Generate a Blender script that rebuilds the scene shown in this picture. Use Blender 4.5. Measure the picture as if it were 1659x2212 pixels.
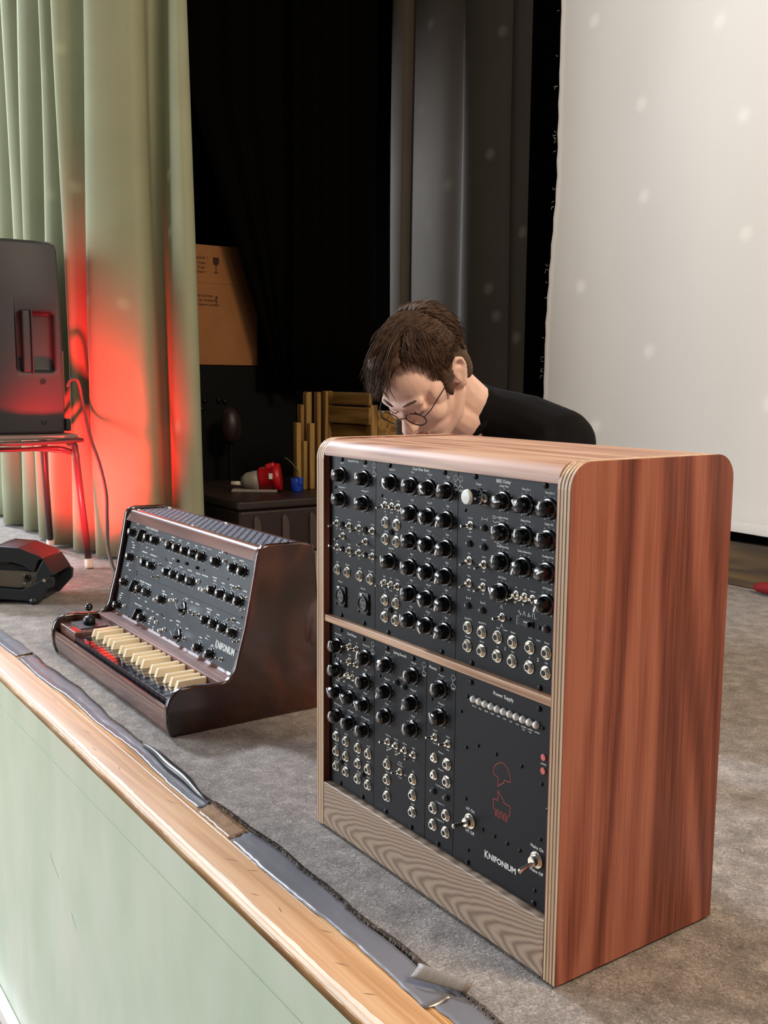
import bpy, bmesh, math, random
from mathutils import Vector, Matrix, Euler, Quaternion
random.seed(7)
S = bpy.context.scene
for o in list(bpy.data.objects): bpy.data.objects.remove(o)
COL = S.collection
PI = math.pi

# ------------------------------------------------------------------ camera
cam_d = bpy.data.cameras.new('camera'); cam = bpy.data.objects.new('camera', cam_d); COL.objects.link(cam)
fw = Vector((-0.8141, 0.5658, -0.1297)).normalized(); rt = Vector((0.5700, 0.8216, 0.00798)).normalized()
up = rt.cross(fw).normalized(); rt = fw.cross(up).normalized()
m = Matrix((rt, up, -fw)).transposed().to_4x4(); m.translation = Vector((1.27134, -0.76073, 0.68273)); cam.matrix_world = m
cam_d.sensor_fit = 'HORIZONTAL'; cam_d.sensor_width = 36; cam_d.lens = 2150.484 / 1659 * 36
cam_d.clip_start = 0.02; cam_d.clip_end = 60
S.camera = cam
# ------------------------------------------------------------------ world and lights
w = bpy.data.worlds.new('hall_ambient'); S.world = w; w.use_nodes = True
bg = w.node_tree.nodes['Background']; bg.inputs[0].default_value = (0.96, 0.97, 1.0, 1); bg.inputs[1].default_value = 0.15
def area(name, loc, target, size, sy, power, col, spread=PI):
    l = bpy.data.lights.new(name, 'AREA'); l.shape = 'RECTANGLE'; l.size = size; l.size_y = sy; l.energy = power; l.color = col; l.spread = spread
    o = bpy.data.objects.new(name, l); COL.objects.link(o); o.location = loc
    o.rotation_euler = (Vector(target) - Vector(loc)).to_track_quat('-Z', 'Y').to_euler(); return o
area('hall_window_left', (-7.6, -0.45, 4.75), (-0.2, -0.05, 0.0), 0.85, 0.85, 900, (0.78, 0.87, 1.0))
area('hall_window_front', (-5.0, -4.6, 1.75), (-0.4, 0.3, 0.4), 3.0, 2.9, 480, (0.88, 0.94, 1.0))
area('stage_lamp_right', (2.4, 0.9, 2.9), (0.2, 0.8, 0.2), 0.9, 0.9, 105, (1.0, 0.79, 0.57))
area('stage_lamp_back', (-0.2, 0.3, 3.15), (-0.9, 2.1, 0.9), 1.2, 0.5, 13, (1.0, 0.88, 0.74))  # added fill for the sheet and grey curtain, no lamp known there
def spot(name, loc, target, power, col, ang, blend=0.6, rad=0.05):
    l = bpy.data.lights.new(name, 'SPOT'); l.energy = power; l.color = col; l.spot_size = math.radians(ang); l.spot_blend = blend; l.shadow_soft_size = rad
    o = bpy.data.objects.new(name, l); COL.objects.link(o); o.location = loc
    o.rotation_euler = (Vector(target) - Vector(loc)).to_track_quat('-Z', 'Y').to_euler(); return o
spot('red_stage_lamp', (-1.962, 0.172, 0.10), (-2.46, 0.445, 0.44), 270, (1.0, 0.018, 0.02), 72, 1.0, 0.04)
sp_ = spot('mirror_ball_specks', (0.9, -5.0, 3.3), (-1.5, 2.2, 1.5), 330, (1.0, 0.98, 0.95), 34, 0.3, 0.004)  # added spot with a cell pattern, throws light specks; source unknown
sp_.data.use_nodes = True; nt = sp_.data.node_tree; em = nt.nodes['Emission']; tc = nt.nodes.new('ShaderNodeTexCoord'); sx = nt.nodes.new('ShaderNodeSeparateXYZ'); nt.links.new(tc.outputs['Normal'], sx.inputs[0])
dv = [nt.nodes.new('ShaderNodeMath') for _ in range(2)]; cb = nt.nodes.new('ShaderNodeCombineXYZ')
for i_ in range(2): dv[i_].operation = 'DIVIDE'; nt.links.new(sx.outputs[i_], dv[i_].inputs[0]); nt.links.new(sx.outputs[2], dv[i_].inputs[1]); nt.links.new(dv[i_].outputs[0], cb.inputs[i_])
vo = nt.nodes.new('ShaderNodeTexVoronoi'); vo.voronoi_dimensions = '2D'; vo.inputs['Scale'].default_value = 20; nt.links.new(cb.outputs[0], vo.inputs['Vector'])
mr = nt.nodes.new('ShaderNodeMapRange'); mr.inputs['From Min'].default_value = .028; mr.inputs['From Max'].default_value = .085; mr.inputs['To Min'].default_value = 1; mr.inputs['To Max'].default_value = 0; nt.links.new(vo.outputs['Distance'], mr.inputs['Value']); nt.links.new(mr.outputs[0], em.inputs['Strength'])
vs = S.view_settings; vs.view_transform = 'Standard'; vs.look = 'None'; vs.gamma = 1; vs.exposure = 0.0; vs.use_curve_mapping = False

# ------------------------------------------------------------------ materials
MATS = {}
def nodes_of(name):
    mt = bpy.data.materials.new(name); mt.use_nodes = True; nt = mt.node_tree; b = nt.nodes['Principled BSDF']; MATS[name] = mt
    return mt, nt, b
def rgb(h):   # sRGB hex -> linear
    h = h.lstrip('#'); v = [int(h[i:i+2], 16) / 255 for i in (0, 2, 4)]
    return tuple(x / 12.92 if x <= .04045 else ((x + .055) / 1.055) ** 2.4 for x in v) + (1,)
def N(nt, t, **kw):
    n = nt.nodes.new(t)
    for k, v in kw.items(): setattr(n, k, v)
    return n
def ramp(nt, stops):
    r = N(nt, 'ShaderNodeValToRGB'); e = r.color_ramp.elements
    while len(e) < len(stops): e.new(.5)
    for el, (p, c) in zip(e, stops): el.position = p; el.color = c
    return r
def plain(name, col, rough=.5, metal=0, coat=0, bump=0, bscale=200, var=0, vscale=8, spec=.5, stretch=(1, 1, 1), coat_rough=.08, sheen=0, trans=0, sss=0):
    mt, nt, b = nodes_of(name); c = rgb(col) if isinstance(col, str) else tuple(col) + (1,) * (4 - len(col))
    b.inputs['Base Color'].default_value = c; b.inputs['Roughness'].default_value = rough; b.inputs['Metallic'].default_value = metal
    b.inputs['Coat Weight'].default_value = coat; b.inputs['Coat Roughness'].default_value = coat_rough; b.inputs['Specular IOR Level'].default_value = spec
    b.inputs['Sheen Weight'].default_value = sheen; b.inputs['Transmission Weight'].default_value = trans
    if sss: b.inputs['Subsurface Weight'].default_value = sss; b.inputs['Subsurface Radius'].default_value = (.012, .005, .003); b.inputs['Subsurface Scale'].default_value = 1
    tc = N(nt, 'ShaderNodeTexCoord'); mp = N(nt, 'ShaderNodeMapping'); nt.links.new(tc.outputs['Object'], mp.inputs[0]); mp.inputs['Scale'].default_value = stretch
    if var:
        nz = N(nt, 'ShaderNodeTexNoise'); nz.inputs['Scale'].default_value = vscale; nz.inputs['Detail'].default_value = 5; nt.links.new(mp.outputs[0], nz.inputs['Vector'])
        r = ramp(nt, [(.3, tuple(x * (1 - var) for x in c[:3]) + (1,)), (.7, tuple(min(1, x * (1 + var)) for x in c[:3]) + (1,))])
        nt.links.new(nz.outputs['Fac'], r.inputs[0]); nt.links.new(r.outputs[0], b.inputs['Base Color'])
    if bump:
        nz2 = N(nt, 'ShaderNodeTexNoise'); nz2.inputs['Scale'].default_value = bscale; nz2.inputs['Detail'].default_value = 3; nt.links.new(mp.outputs[0], nz2.inputs['Vector'])
        bp = N(nt, 'ShaderNodeBump'); bp.inputs['Strength'].default_value = bump; bp.inputs['Distance'].default_value = .002
        nt.links.new(nz2.outputs['Fac'], bp.inputs['Height']); nt.links.new(bp.outputs[0], b.inputs['Normal'])
    return mt
def wood(name, dark, mid, light, axis='z', scale=7, rings=9, stretch=.10, rough=.42, coat=0, fine=.35, contrast=1.0, off=(0, 0, 0), bump=.15, coat_rough=.06, dist=1.2, finescale=260, pos=(.22, .47, .75)):
    mt, nt, b = nodes_of(name); L = nt.links.new
    tc = N(nt, 'ShaderNodeTexCoord'); mp = N(nt, 'ShaderNodeMapping'); L(tc.outputs['Object'], mp.inputs[0]); mp.inputs['Location'].default_value = off
    sc = [1, 1, 1]; sc['xyz'.index(axis)] = stretch; mp.inputs['Scale'].default_value = sc
    n1 = N(nt, 'ShaderNodeTexNoise'); n1.inputs['Scale'].default_value = scale; n1.inputs['Detail'].default_value = 1.5; n1.inputs['Roughness'].default_value = .4; n1.inputs['Distortion'].default_value = dist; L(mp.outputs[0], n1.inputs['Vector'])
    mu = N(nt, 'ShaderNodeMath', operation='MULTIPLY'); mu.inputs[1].default_value = rings * 6.283; L(n1.outputs['Fac'], mu.inputs[0])
    si = N(nt, 'ShaderNodeMath', operation='SINE'); L(mu.outputs[0], si.inputs[0])
    ma = N(nt, 'ShaderNodeMath', operation='MULTIPLY_ADD'); ma.inputs[1].default_value = .5 * contrast; ma.inputs[2].default_value = .5; L(si.outputs[0], ma.inputs[0])
    n3 = N(nt, 'ShaderNodeTexNoise'); n3.inputs['Scale'].default_value = scale * 2.4; n3.inputs['Detail'].default_value = 8; L(mp.outputs[0], n3.inputs['Vector'])
    mx0 = N(nt, 'ShaderNodeMix', data_type='FLOAT'); mx0.inputs[0].default_value = .42; L(ma.outputs[0], mx0.inputs[2]); L(n3.outputs['Fac'], mx0.inputs[3])
    mp2 = N(nt, 'ShaderNodeMapping'); L(tc.outputs['Object'], mp2.inputs[0]); sc2 = [1, 1, 1]; sc2['xyz'.index(axis)] = .03; mp2.inputs['Scale'].default_value = sc2
    n2 = N(nt, 'ShaderNodeTexNoise'); n2.inputs['Scale'].default_value = finescale; n2.inputs['Detail'].default_value = 3; L(mp2.outputs[0], n2.inputs['Vector'])
    mx = N(nt, 'ShaderNodeMix', data_type='FLOAT'); mx.inputs[0].default_value = fine; L(mx0.outputs[0], mx.inputs[2]); L(n2.outputs['Fac'], mx.inputs[3])
    r = ramp(nt, [(pos[0], rgb(dark)), (pos[1], rgb(mid)), (pos[2], rgb(light))]); L(mx.outputs[0], r.inputs[0]); L(r.outputs[0], b.inputs['Base Color'])
    b.inputs['Roughness'].default_value = rough; b.inputs['Coat Weight'].default_value = coat; b.inputs['Coat Roughness'].default_value = coat_rough
    if bump:
        bp = N(nt, 'ShaderNodeBump'); bp.inputs['Strength'].default_value = bump; bp.inputs['Distance'].default_value = .0006; L(n2.outputs['Fac'], bp.inputs['Height']); L(bp.outputs[0], b.inputs['Normal'])
    return mt

M = {}
M['walnut_side'] = wood('walnut_veneer_side', '#5e2b1e', '#8f4d3a', '#ae6a53', 'z', 11, 3.6, .09, .40, .08, .42, off=(3.1, 1.2, .4), dist=.7, pos=(.26, .46, .68))
M['walnut_top'] = wood('walnut_veneer_top', '#86593f', '#b28468', '#c9a286', 'x', 12, 5, .08, .52, .03, .4, off=(1, 2, .6))
M['walnut_front'] = wood('walnut_front_board', '#665245', '#8f7460', '#ad947c', 'x', 6, 6.5, .30, .5, 0, .22, off=(.55, 0, 2.35), dist=.35, finescale=320)
mt, nt, b = nodes_of('walnut_cathedral'); L = nt.links.new; b.inputs['Roughness'].default_value = .5
tc = N(nt, 'ShaderNodeTexCoord'); sx_ = N(nt, 'ShaderNodeSeparateXYZ'); L(tc.outputs['Object'], sx_.inputs[0])
def mth(op, a, b_=None, c=None):
    n = N(nt, 'ShaderNodeMath', operation=op)
    for i, v in enumerate((a, b_, c)):
        if v is None: continue
        if isinstance(v, (int, float)): n.inputs[i].default_value = v
        else: L(v, n.inputs[i])
    return n.outputs[0]
nz = N(nt, 'ShaderNodeTexNoise'); nz.inputs['Scale'].default_value = 16; nz.inputs['Detail'].default_value = 2; L(tc.outputs['Object'], nz.inputs['Vector'])
dz = mth('SUBTRACT', sx_.outputs['Z'], .022); par_ = mth('MULTIPLY', mth('POWER', mth('ABSOLUTE', dz), 1.6), 22.0)
x0_ = mth('SUBTRACT', sx_.outputs['X'], par_); x0_ = mth('MULTIPLY_ADD', nz.outputs['Fac'], .05, x0_)
rg_ = mth('SINE', mth('MULTIPLY', x0_, 6.283/.026)); rg_ = mth('MULTIPLY_ADD', rg_, .5, .5); rg_ = mth('POWER', rg_, 1.5)
mp2 = N(nt, 'ShaderNodeMapping'); mp2.inputs['Scale'].default_value = (.04, 1, 1); L(tc.outputs['Object'], mp2.inputs[0]); n2 = N(nt, 'ShaderNodeTexNoise'); n2.inputs['Scale'].default_value = 380; L(mp2.outputs[0], n2.inputs['Vector'])
mixv = mth('ADD', mth('MULTIPLY', rg_, .62), mth('MULTIPLY', n2.outputs['Fac'], .38))
r = ramp(nt, [(.15, rgb('#b09983')), (.5, rgb('#9c846f')), (.9, rgb('#7b6656'))]); L(mixv, r.inputs[0]); L(r.outputs[0], b.inputs['Base Color']); M['walnut_cathedral'] = mt
M['walnut_trim'] = wood('walnut_trim', '#8a6248', '#b58a6b', '#d0aa8b', 'x', 22, 5, .06, .45, 0, .45)
M['ply_edge'] = wood('plywood_edge', '#8d6c52', '#b59676', '#cfb595', 'z', 60, 3, .01, .5, 0, .5, finescale=420)
M['ply_light'] = wood('plywood_light_ply', '#b09070', '#c9ab8a', '#dcc3a4', 'z', 60, 3, .01, .5, 0, .5, finescale=420)
M['lacquer'] = wood('lacquered_walnut', '#1c0a06', '#2e130b', '#4c2412', 'z', 7, 1.2, .6, .25, 1.0, .25, off=(4, 1, 7), bump=0, dist=1.5)
M['lacquer_rail'] = wood('lacquered_walnut_rail', '#3f1f17', '#60372a', '#7c4f3d', 'x', 9, 4, .12, .28, 1.0, .4, bump=0)
M['key_strip'] = wood('satin_walnut_strip', '#4a2a22', '#6f463a', '#8a6050', 'x', 20, 4, .05, .55, .05, .45)
M['pine'] = wood('pine_board', '#b17f50', '#c69361', '#d3a577', 'x', 14, 4, .04, .5, .3, .45, off=(.3, .7, 0), finescale=240, coat_rough=.24)
M['pine_strip'] = wood('pine_strip', '#9c6c3d', '#c9955c', '#dcb27d', 'x', 40, 5, .03, .4, .2, .4)
M['slat'] = wood('old_yellow_slats', '#5c401c', '#86622c', '#a58246', 'z', 14, 4, .05, .55, 0, .4)
M['slat_h'] = wood('old_yellow_boards', '#5c401c', '#86622c', '#a07c40', 'x', 14, 4, .05, .55, 0, .4)
M['panel'] = plain('anodised_panel', '#13161b', .46, 0, 0, .06, 900, .06, 60, .22)
M['panel_kn'] = plain('synth_panel', '#1b232c', .42, 0, 0, .04, 900, .05, 40, .28)
M['knob'] = plain('black_bakelite', '#0a0a0c', .22, 0, .8, coat_rough=.14)
M['white'] = plain('white_print', '#e6e6e2', .6)
M['red_print'] = plain('red_print', '#c2473f', .6)
M['nickel'] = plain('nickel', '#dfdacd', .24, 1)
M['steel'] = plain('polished_steel', '#cfcfd0', .12, 1)
M['hole'] = plain('dark_hole', '#060606', .7)
M['screw'] = plain('black_screw', '#1b1c1e', .35, .6)
M['lamp_grey'] = plain('unlit_lamp_lens', '#55585a', .25, 0, .5)
M['lamp_white'] = plain('white_lamp_lens', '#eceae4', .25, 0, .4)
M['lamp_red'] = plain('red_socket', '#d0605c', .35)
M['dark_plastic'] = plain('dark_plastic', '#17181a', .45, 0, 0, .1, 500)
M['key_dark'] = plain('dark_key', '#12131c', .10, 0, .8)
M['key_cream'] = plain('cream_key', '#e6d3b0', .28, 0, .4)
M['grille_dark'] = plain('grille_dark', '#1a1626', .5)
M['grille_metal'] = plain('grille_metal', '#d6d8e6', .25, .9)
M['green_curtain'] = plain('green_stage_curtain', '#9da084', .9, 0, 0, .25, 1400, .05, 5, .1)
M['grey_curtain'] = plain('grey_curtain', '#6e665d', .9, 0, 0, .2, 1200, .08, 3, .15)
M['black_curtain'] = plain('black_curtain', '#080706', .95, 0, 0, .1, 900, 0, 3, .05)
M['cloth'] = plain('white_sheet', '#dfdad2', .85, 0, 0, .5, 14, .03, 3, .2, stretch=(1, 1, .35))
M['black_wall'] = plain('black_wall', '#060505', 1.0, spec=0)
M['brown_board'] = wood('brown_skirting', '#3a2812', '#5a421e', '#6f5429', 'x', 10, 3, .1, .7, 0, .3)
M['red_cloth'] = plain('red_rag', '#8a0f16', .8)
M['carton'] = plain('cardboard', '#a06a3c', .85, 0, 0, .05, 200, .06, 10)
M['carton_ink'] = plain('carton_ink', '#3a1e10', .8)
M['case'] = plain('dark_case', '#2a1c18', .45, 0, 0, .15, 300, .1, 20)
M['case_rib'] = plain('case_rib', '#4a3f3c', .5)
M['black'] = plain('black_vinyl', '#0a0a0a', .6)
M['deep_black'] = plain('road_case_black', '#050505', .7, spec=.2)
M['red_plastic'] = plain('red_plug', '#b3131d', .35)
M['grey_plastic'] = plain('grey_plug', '#8d857b', .5)
M['blue_plastic'] = plain('blue_plug', '#0f3fae', .35)
M['white_plastic'] = plain('white_plastic', '#d9d2c4', .5)
M['speaker'] = plain('speaker_shell', '#3d3b40', .5, 0, 0, .15, 700)
M['chair_metal'] = plain('painted_tube', '#4b4548', .3, .5)
M['chair_seat'] = plain('chair_seat', '#8b7d78', .5)
M['rubber'] = plain('pale_rubber_foot', '#e6d7c8', .6)
M['cable'] = plain('cable', '#5a4c4a', .5)
M['par'] = plain('lamp_housing', '#2b3136', .4, .2, 0, .05, 400)
M['par_panel'] = plain('lamp_back_panel', '#6d6860', .35, .4)
M['par_glass'] = plain('lamp_glass', '#9fb4c4', .05, .2, .8)  # pale blue window reflection put into the glass colour
mt, nt, b = nodes_of('lit_red_led'); b.inputs['Base Color'].default_value = (.3, .01, .01, 1); b.inputs['Emission Color'].default_value = (1, .04, .03, 1); b.inputs['Emission Strength'].default_value = 6; M['red_led'] = mt
M['skin'] = plain('skin', '#e8c2b2', .5, 0, 0, .06, 500, .07, 22, .35, sss=.12)
M['lip'] = plain('lips', '#b9746a', .45)
M['hair'] = plain('brown_hair', '#4c382a', .62, 0, 0, 0, 1, .35, 60, .25)
M['brow'] = plain('eyebrow', '#5a4232', .7)
M['shirt'] = plain('black_cotton', '#121112', .9, 0, 0, .2, 700, 0, 5, .15)
M['trousers'] = plain('dark_trousers', '#1d1f26', .9, 0, 0, .2, 500)
M['frame'] = plain('glasses_frame', '#15100e', .3, .5)
M['eye'] = plain('eye_white', '#e8e2da', .2)
mt, nt, b = nodes_of('lens_glass'); b.inputs['Transmission Weight'].default_value = 1; b.inputs['Roughness'].default_value = .0; b.inputs['IOR'].default_value = 1.02; b.inputs['Base Color'].default_value = (1, 1, 1, 1); M['lens'] = mt
def carpet_mat(name, a, c, d):
    mt, nt, b = nodes_of(name); L = nt.links.new; b.inputs['Roughness'].default_value = .95; b.inputs['Specular IOR Level'].default_value = .15; b.inputs['Sheen Weight'].default_value = .2
    tc = N(nt, 'ShaderNodeTexCoord')
    n1 = N(nt, 'ShaderNodeTexNoise'); n1.inputs['Scale'].default_value = 190; n1.inputs['Detail'].default_value = 6; n1.inputs['Distortion'].default_value = 1.5; L(tc.outputs['Object'], n1.inputs['Vector'])
    n2 = N(nt, 'ShaderNodeTexNoise'); n2.inputs['Scale'].default_value = 26; n2.inputs['Detail'].default_value = 5; L(tc.outputs['Object'], n2.inputs['Vector'])
    mx = N(nt, 'ShaderNodeMix', data_type='FLOAT'); mx.inputs[0].default_value = .38; L(n1.outputs['Fac'], mx.inputs[2]); L(n2.outputs['Fac'], mx.inputs[3])
    r = ramp(nt, [(.32, rgb(a)), (.5, rgb(c)), (.68, rgb(d))]); L(mx.outputs[0], r.inputs[0]); L(r.outputs[0], b.inputs['Base Color'])
    bp = N(nt, 'ShaderNodeBump'); bp.inputs['Strength'].default_value = .7; bp.inputs['Distance'].default_value = .003; L(n1.outputs['Fac'], bp.inputs['Height']); L(bp.outputs[0], b.inputs['Normal'])
    return mt
M['carpet'] = carpet_mat('grey_felt_carpet', '#59514b', '#857b73', '#b5aba2')
# green painted stage front with scuffs
mt, nt, b = nodes_of('green_paint'); L = nt.links.new; tc = N(nt, 'ShaderNodeTexCoord'); mp = N(nt, 'ShaderNodeMapping'); L(tc.outputs['Object'], mp.inputs[0]); mp.inputs['Scale'].default_value = (1, 1, .5)
nz = N(nt, 'ShaderNodeTexNoise'); nz.inputs['Scale'].default_value = 5; nz.inputs['Detail'].default_value = 4; L(mp.outputs[0], nz.inputs['Vector'])
r = ramp(nt, [(.3, rgb('#b9cbae')), (.55, rgb('#cbd5bd')), (.8, rgb('#d8dccb'))]); L(nz.outputs['Fac'], r.inputs[0]); L(r.outputs[0], b.inputs['Base Color'])
b.inputs['Roughness'].default_value = .32; b.inputs['Coat Weight'].default_value = .25; b.inputs['Coat Roughness'].default_value = .25
bp = N(nt, 'ShaderNodeBump'); bp.inputs['Strength'].default_value = .25; bp.inputs['Distance'].default_value = .02; L(nz.outputs['Fac'], bp.inputs['Height']); L(bp.outputs[0], b.inputs['Normal']); M['green_paint'] = mt
# worn nosing of the ledge
mt, nt, b = nodes_of('worn_wood_edge'); L = nt.links.new; tc = N(nt, 'ShaderNodeTexCoord'); mp = N(nt, 'ShaderNodeMapping'); L(tc.outputs['Object'], mp.inputs[0]); mp.inputs['Scale'].default_value = (.18, 1, 1)
nz = N(nt, 'ShaderNodeTexNoise'); nz.inputs['Scale'].default_value = 60; nz.inputs['Detail'].default_value = 6; L(mp.outputs[0], nz.inputs['Vector'])
r = ramp(nt, [(.3, rgb('#8a6338')), (.52, rgb('#a67d4c')), (.66, rgb('#bb9664')), (.78, rgb('#d6bd98'))]); L(nz.outputs['Fac'], r.inputs[0]); L(r.outputs[0], b.inputs['Base Color']); b.inputs['Roughness'].default_value = .7
bp = N(nt, 'ShaderNodeBump'); bp.inputs['Strength'].default_value = .6; bp.inputs['Distance'].default_value = .003; L(nz.outputs['Fac'], bp.inputs['Height']); L(bp.outputs[0], b.inputs['Normal']); M['nosing'] = mt
M['worn_edge'] = plain('bare_worn_edge', '#dccab2', .6, 0, 0, .9, 90, .12, 60, stretch=(.2, 1, 1))
M['tape'] = plain('grey_duct_tape', '#747277', .26, 0, .35, .3, 60, .12, 14, stretch=(.5, 1, 1), coat_rough=.2)
M['tape_clear'] = plain('brown_clear_tape', '#9a7a62', .15, 0, .6, .8, 60, .2, 40)
M['tape_black'] = plain('black_tape_curl', '#2a2a26', .3)
M['hall_floor'] = wood('hall_floor_boards', '#6b5a4c', '#8a7767', '#a09080', 'x', 5, 4, .1, .4, .2)
M['skirt_white'] = plain('white_skirting', '#ece6e2', .4)
M['skirt_pink'] = plain('pink_skirting', '#c2a198', .5)

# ------------------------------------------------------------------ mesh builder
class MB:
    def __init__(s): s.v = []; s.f = []
    def add(s, vs, fs, mat=None):
        o = len(s.v); s.v += [tuple(mat @ Vector(p)) if mat else tuple(p) for p in vs]; s.f += [tuple(i + o for i in f) for f in fs]; return s
    def box(s, x0, x1, y0, y1, z0, z1, mat=None):
        return s.add([(x0,y0,z0),(x1,y0,z0),(x1,y1,z0),(x0,y1,z0),(x0,y0,z1),(x1,y0,z1),(x1,y1,z1),(x0,y1,z1)],
                     [(0,3,2,1),(4,5,6,7),(0,1,5,4),(1,2,6,5),(2,3,7,6),(3,0,4,7)], mat)
    def prism(s, poly, a0, a1, axis='x', mat=None):   # poly: list of 2-D points in the two other axes
        n = len(poly)
        def P(p, a):
            return (a, p[0], p[1]) if axis == 'x' else ((p[0], a, p[1]) if axis == 'y' else (p[0], p[1], a))
        vs = [P(p, a0) for p in poly] + [P(p, a1) for p in poly]
        fs = [tuple(range(n - 1, -1, -1)), tuple(range(n, 2 * n))] + [(i, (i + 1) % n, (i + 1) % n + n, i + n) for i in range(n)]
        return s.add(vs, fs, mat)
    def lathe(s, prof, seg=20, mat=None, axis='y', phase=0, rmod=None):   # prof: (r,h) from base to tip; axis y => tip towards -y
        rings = []; vs = []; fs = []
        for (r, h) in prof:
            ring = []
            for k in range(seg):
                a = 2 * PI * k / seg + phase; rr = r
                c, d = rr * math.cos(a), rr * math.sin(a)
                vs.append((c, -h, d) if axis == 'y' else (c, d, h)); ring.append(len(vs) - 1)
            rings.append(ring)
        for A, B in zip(rings, rings[1:]):
            for k in range(seg): fs.append((A[k], A[(k+1) % seg], B[(k+1) % seg], B[k]))
        fs.append(tuple(reversed(rings[0]))); fs.append(tuple(rings[-1]))
        return s.add(vs, fs, mat)
    def tube(s, path, r, seg=8, closed=False, mat=None):
        path = [Vector(p) for p in path]; n = len(path); rs = r if isinstance(r, (list, tuple)) else [r] * n
        vs = []; fs = []; prev = None
        for i, p in enumerate(path):
            if closed: t = path[(i + 1) % n] - path[i - 1]
            else: t = path[min(i + 1, n - 1)] - path[max(i - 1, 0)]
            t.normalize()
            if prev is None:
                a = Vector((0, 0, 1)) if abs(t.z) < .9 else Vector((1, 0, 0)); u = t.cross(a).normalized()
            else:
                u = (prev - t * prev.dot(t)); u = u.normalized() if u.length > 1e-6 else t.orthogonal().normalized()
            prev = u; v = t.cross(u)
            for k in range(seg):
                a = 2 * PI * k / seg; vs.append(tuple(p + (u * math.cos(a) + v * math.sin(a)) * rs[i]))
        for i in range(n if closed else n - 1):
            j = (i + 1) % n
            for k in range(seg): fs.append((i*seg+k, i*seg+(k+1) % seg, j*seg+(k+1) % seg, j*seg+k))
        if not closed: fs.append(tuple(reversed(range(seg)))); fs.append(tuple(range((n-1)*seg, n*seg)))
        return s.add(vs, fs, mat)
    def ball(s, c, r, u=16, v=10, mat=None):
        rx, ry, rz = r if isinstance(r, (tuple, list)) else (r, r, r); c = Vector(c); vs = [(0, 0, rz)]; fs = []
        for i in range(1, v):
            t = PI * i / v
            for k in range(u): a = 2 * PI * k / u; vs.append((rx*math.sin(t)*math.cos(a), ry*math.sin(t)*math.sin(a), rz*math.cos(t)))
        vs.append((0, 0, -rz)); l = len(vs) - 1
        for k in range(u): fs.append((0, 1+k, 1+(k+1) % u)); fs.append((l, 1+(v-2)*u+(k+1) % u, 1+(v-2)*u+k))
        for i in range(v - 2):
            for k in range(u): fs.append((1+i*u+k, 1+(i+1)*u+k, 1+(i+1)*u+(k+1) % u, 1+i*u+(k+1) % u))
        mm = Matrix.Translation(c) @ (mat.to_4x4() if mat else Matrix())
        return s.add(vs, fs, mm)
    def mesh(s, name, mat, smooth=False):
        me = bpy.data.meshes.new(name); me.from_pydata(s.v, [], s.f); me.materials.append(mat)
        if smooth: me.polygons.foreach_set('use_smooth', [True] * len(me.polygons))
        me.update(); return me
    def build(s, name, mat, parent=None, smooth=False, bevel=0, bseg=2, loc=None):
        o = inst(name, s.mesh(name, mat, smooth), parent, loc)
        if bevel: bev(o, bevel, bseg)
        return o
def bev(o, wd, seg=2):
    b = o.modifiers.new('bevel', 'BEVEL'); b.width = wd; b.segments = seg; b.limit_method = 'ANGLE'; b.angle_limit = math.radians(40); b.harden_normals = False
def inst(name, me, parent=None, loc=None, rot=None):
    o = bpy.data.objects.new(name, me); COL.objects.link(o)
    if parent is not None: o.parent = parent
    if loc is not None: o.location = loc
    if rot is not None:
        if isinstance(rot, Matrix): o.rotation_euler = rot.to_euler()
        else: o.rotation_euler = rot
    return o
def tag(o, label=None, cat=None, group=None, kind=None):
    if label: o['label'] = label
    if cat: o['category'] = cat
    if group: o['group'] = group
    if kind: o['kind'] = kind
    return o
def thing(name, label, cat, loc=(0, 0, 0), rz=0, group=None):
    o = bpy.data.objects.new(name, None); COL.objects.link(o); o.location = loc; o.rotation_euler = (0, 0, rz); o.empty_display_size = .05
    return tag(o, label, cat, group)
def smooth_ang(o, deg=40):
    me = o.data; me.polygons.foreach_set('use_smooth', [True] * len(me.polygons))
    bmx = bmesh.new(); bmx.from_mesh(me); ca = math.radians(deg)
    for e in bmx.edges:
        if len(e.link_faces) == 2: e.smooth = e.calc_face_angle(0) < ca
    bmx.to_mesh(me); bmx.free()
    return o
def catmull(pts, n=6):
    out = []; P = [Vector(p) for p in pts]
    for i in range(len(P) - 1):
        a, b_, c, d = P[max(i-1, 0)], P[i], P[i+1], P[min(i+2, len(P)-1)]
        for k in range(n):
            t = k / n; out.append(.5 * ((2*b_) + (c - a)*t + (2*a - 5*b_ + 4*c - d)*t*t + (3*b_ - a - 3*c + d)*t**3))
    out.append(P[-1]); return out
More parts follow.
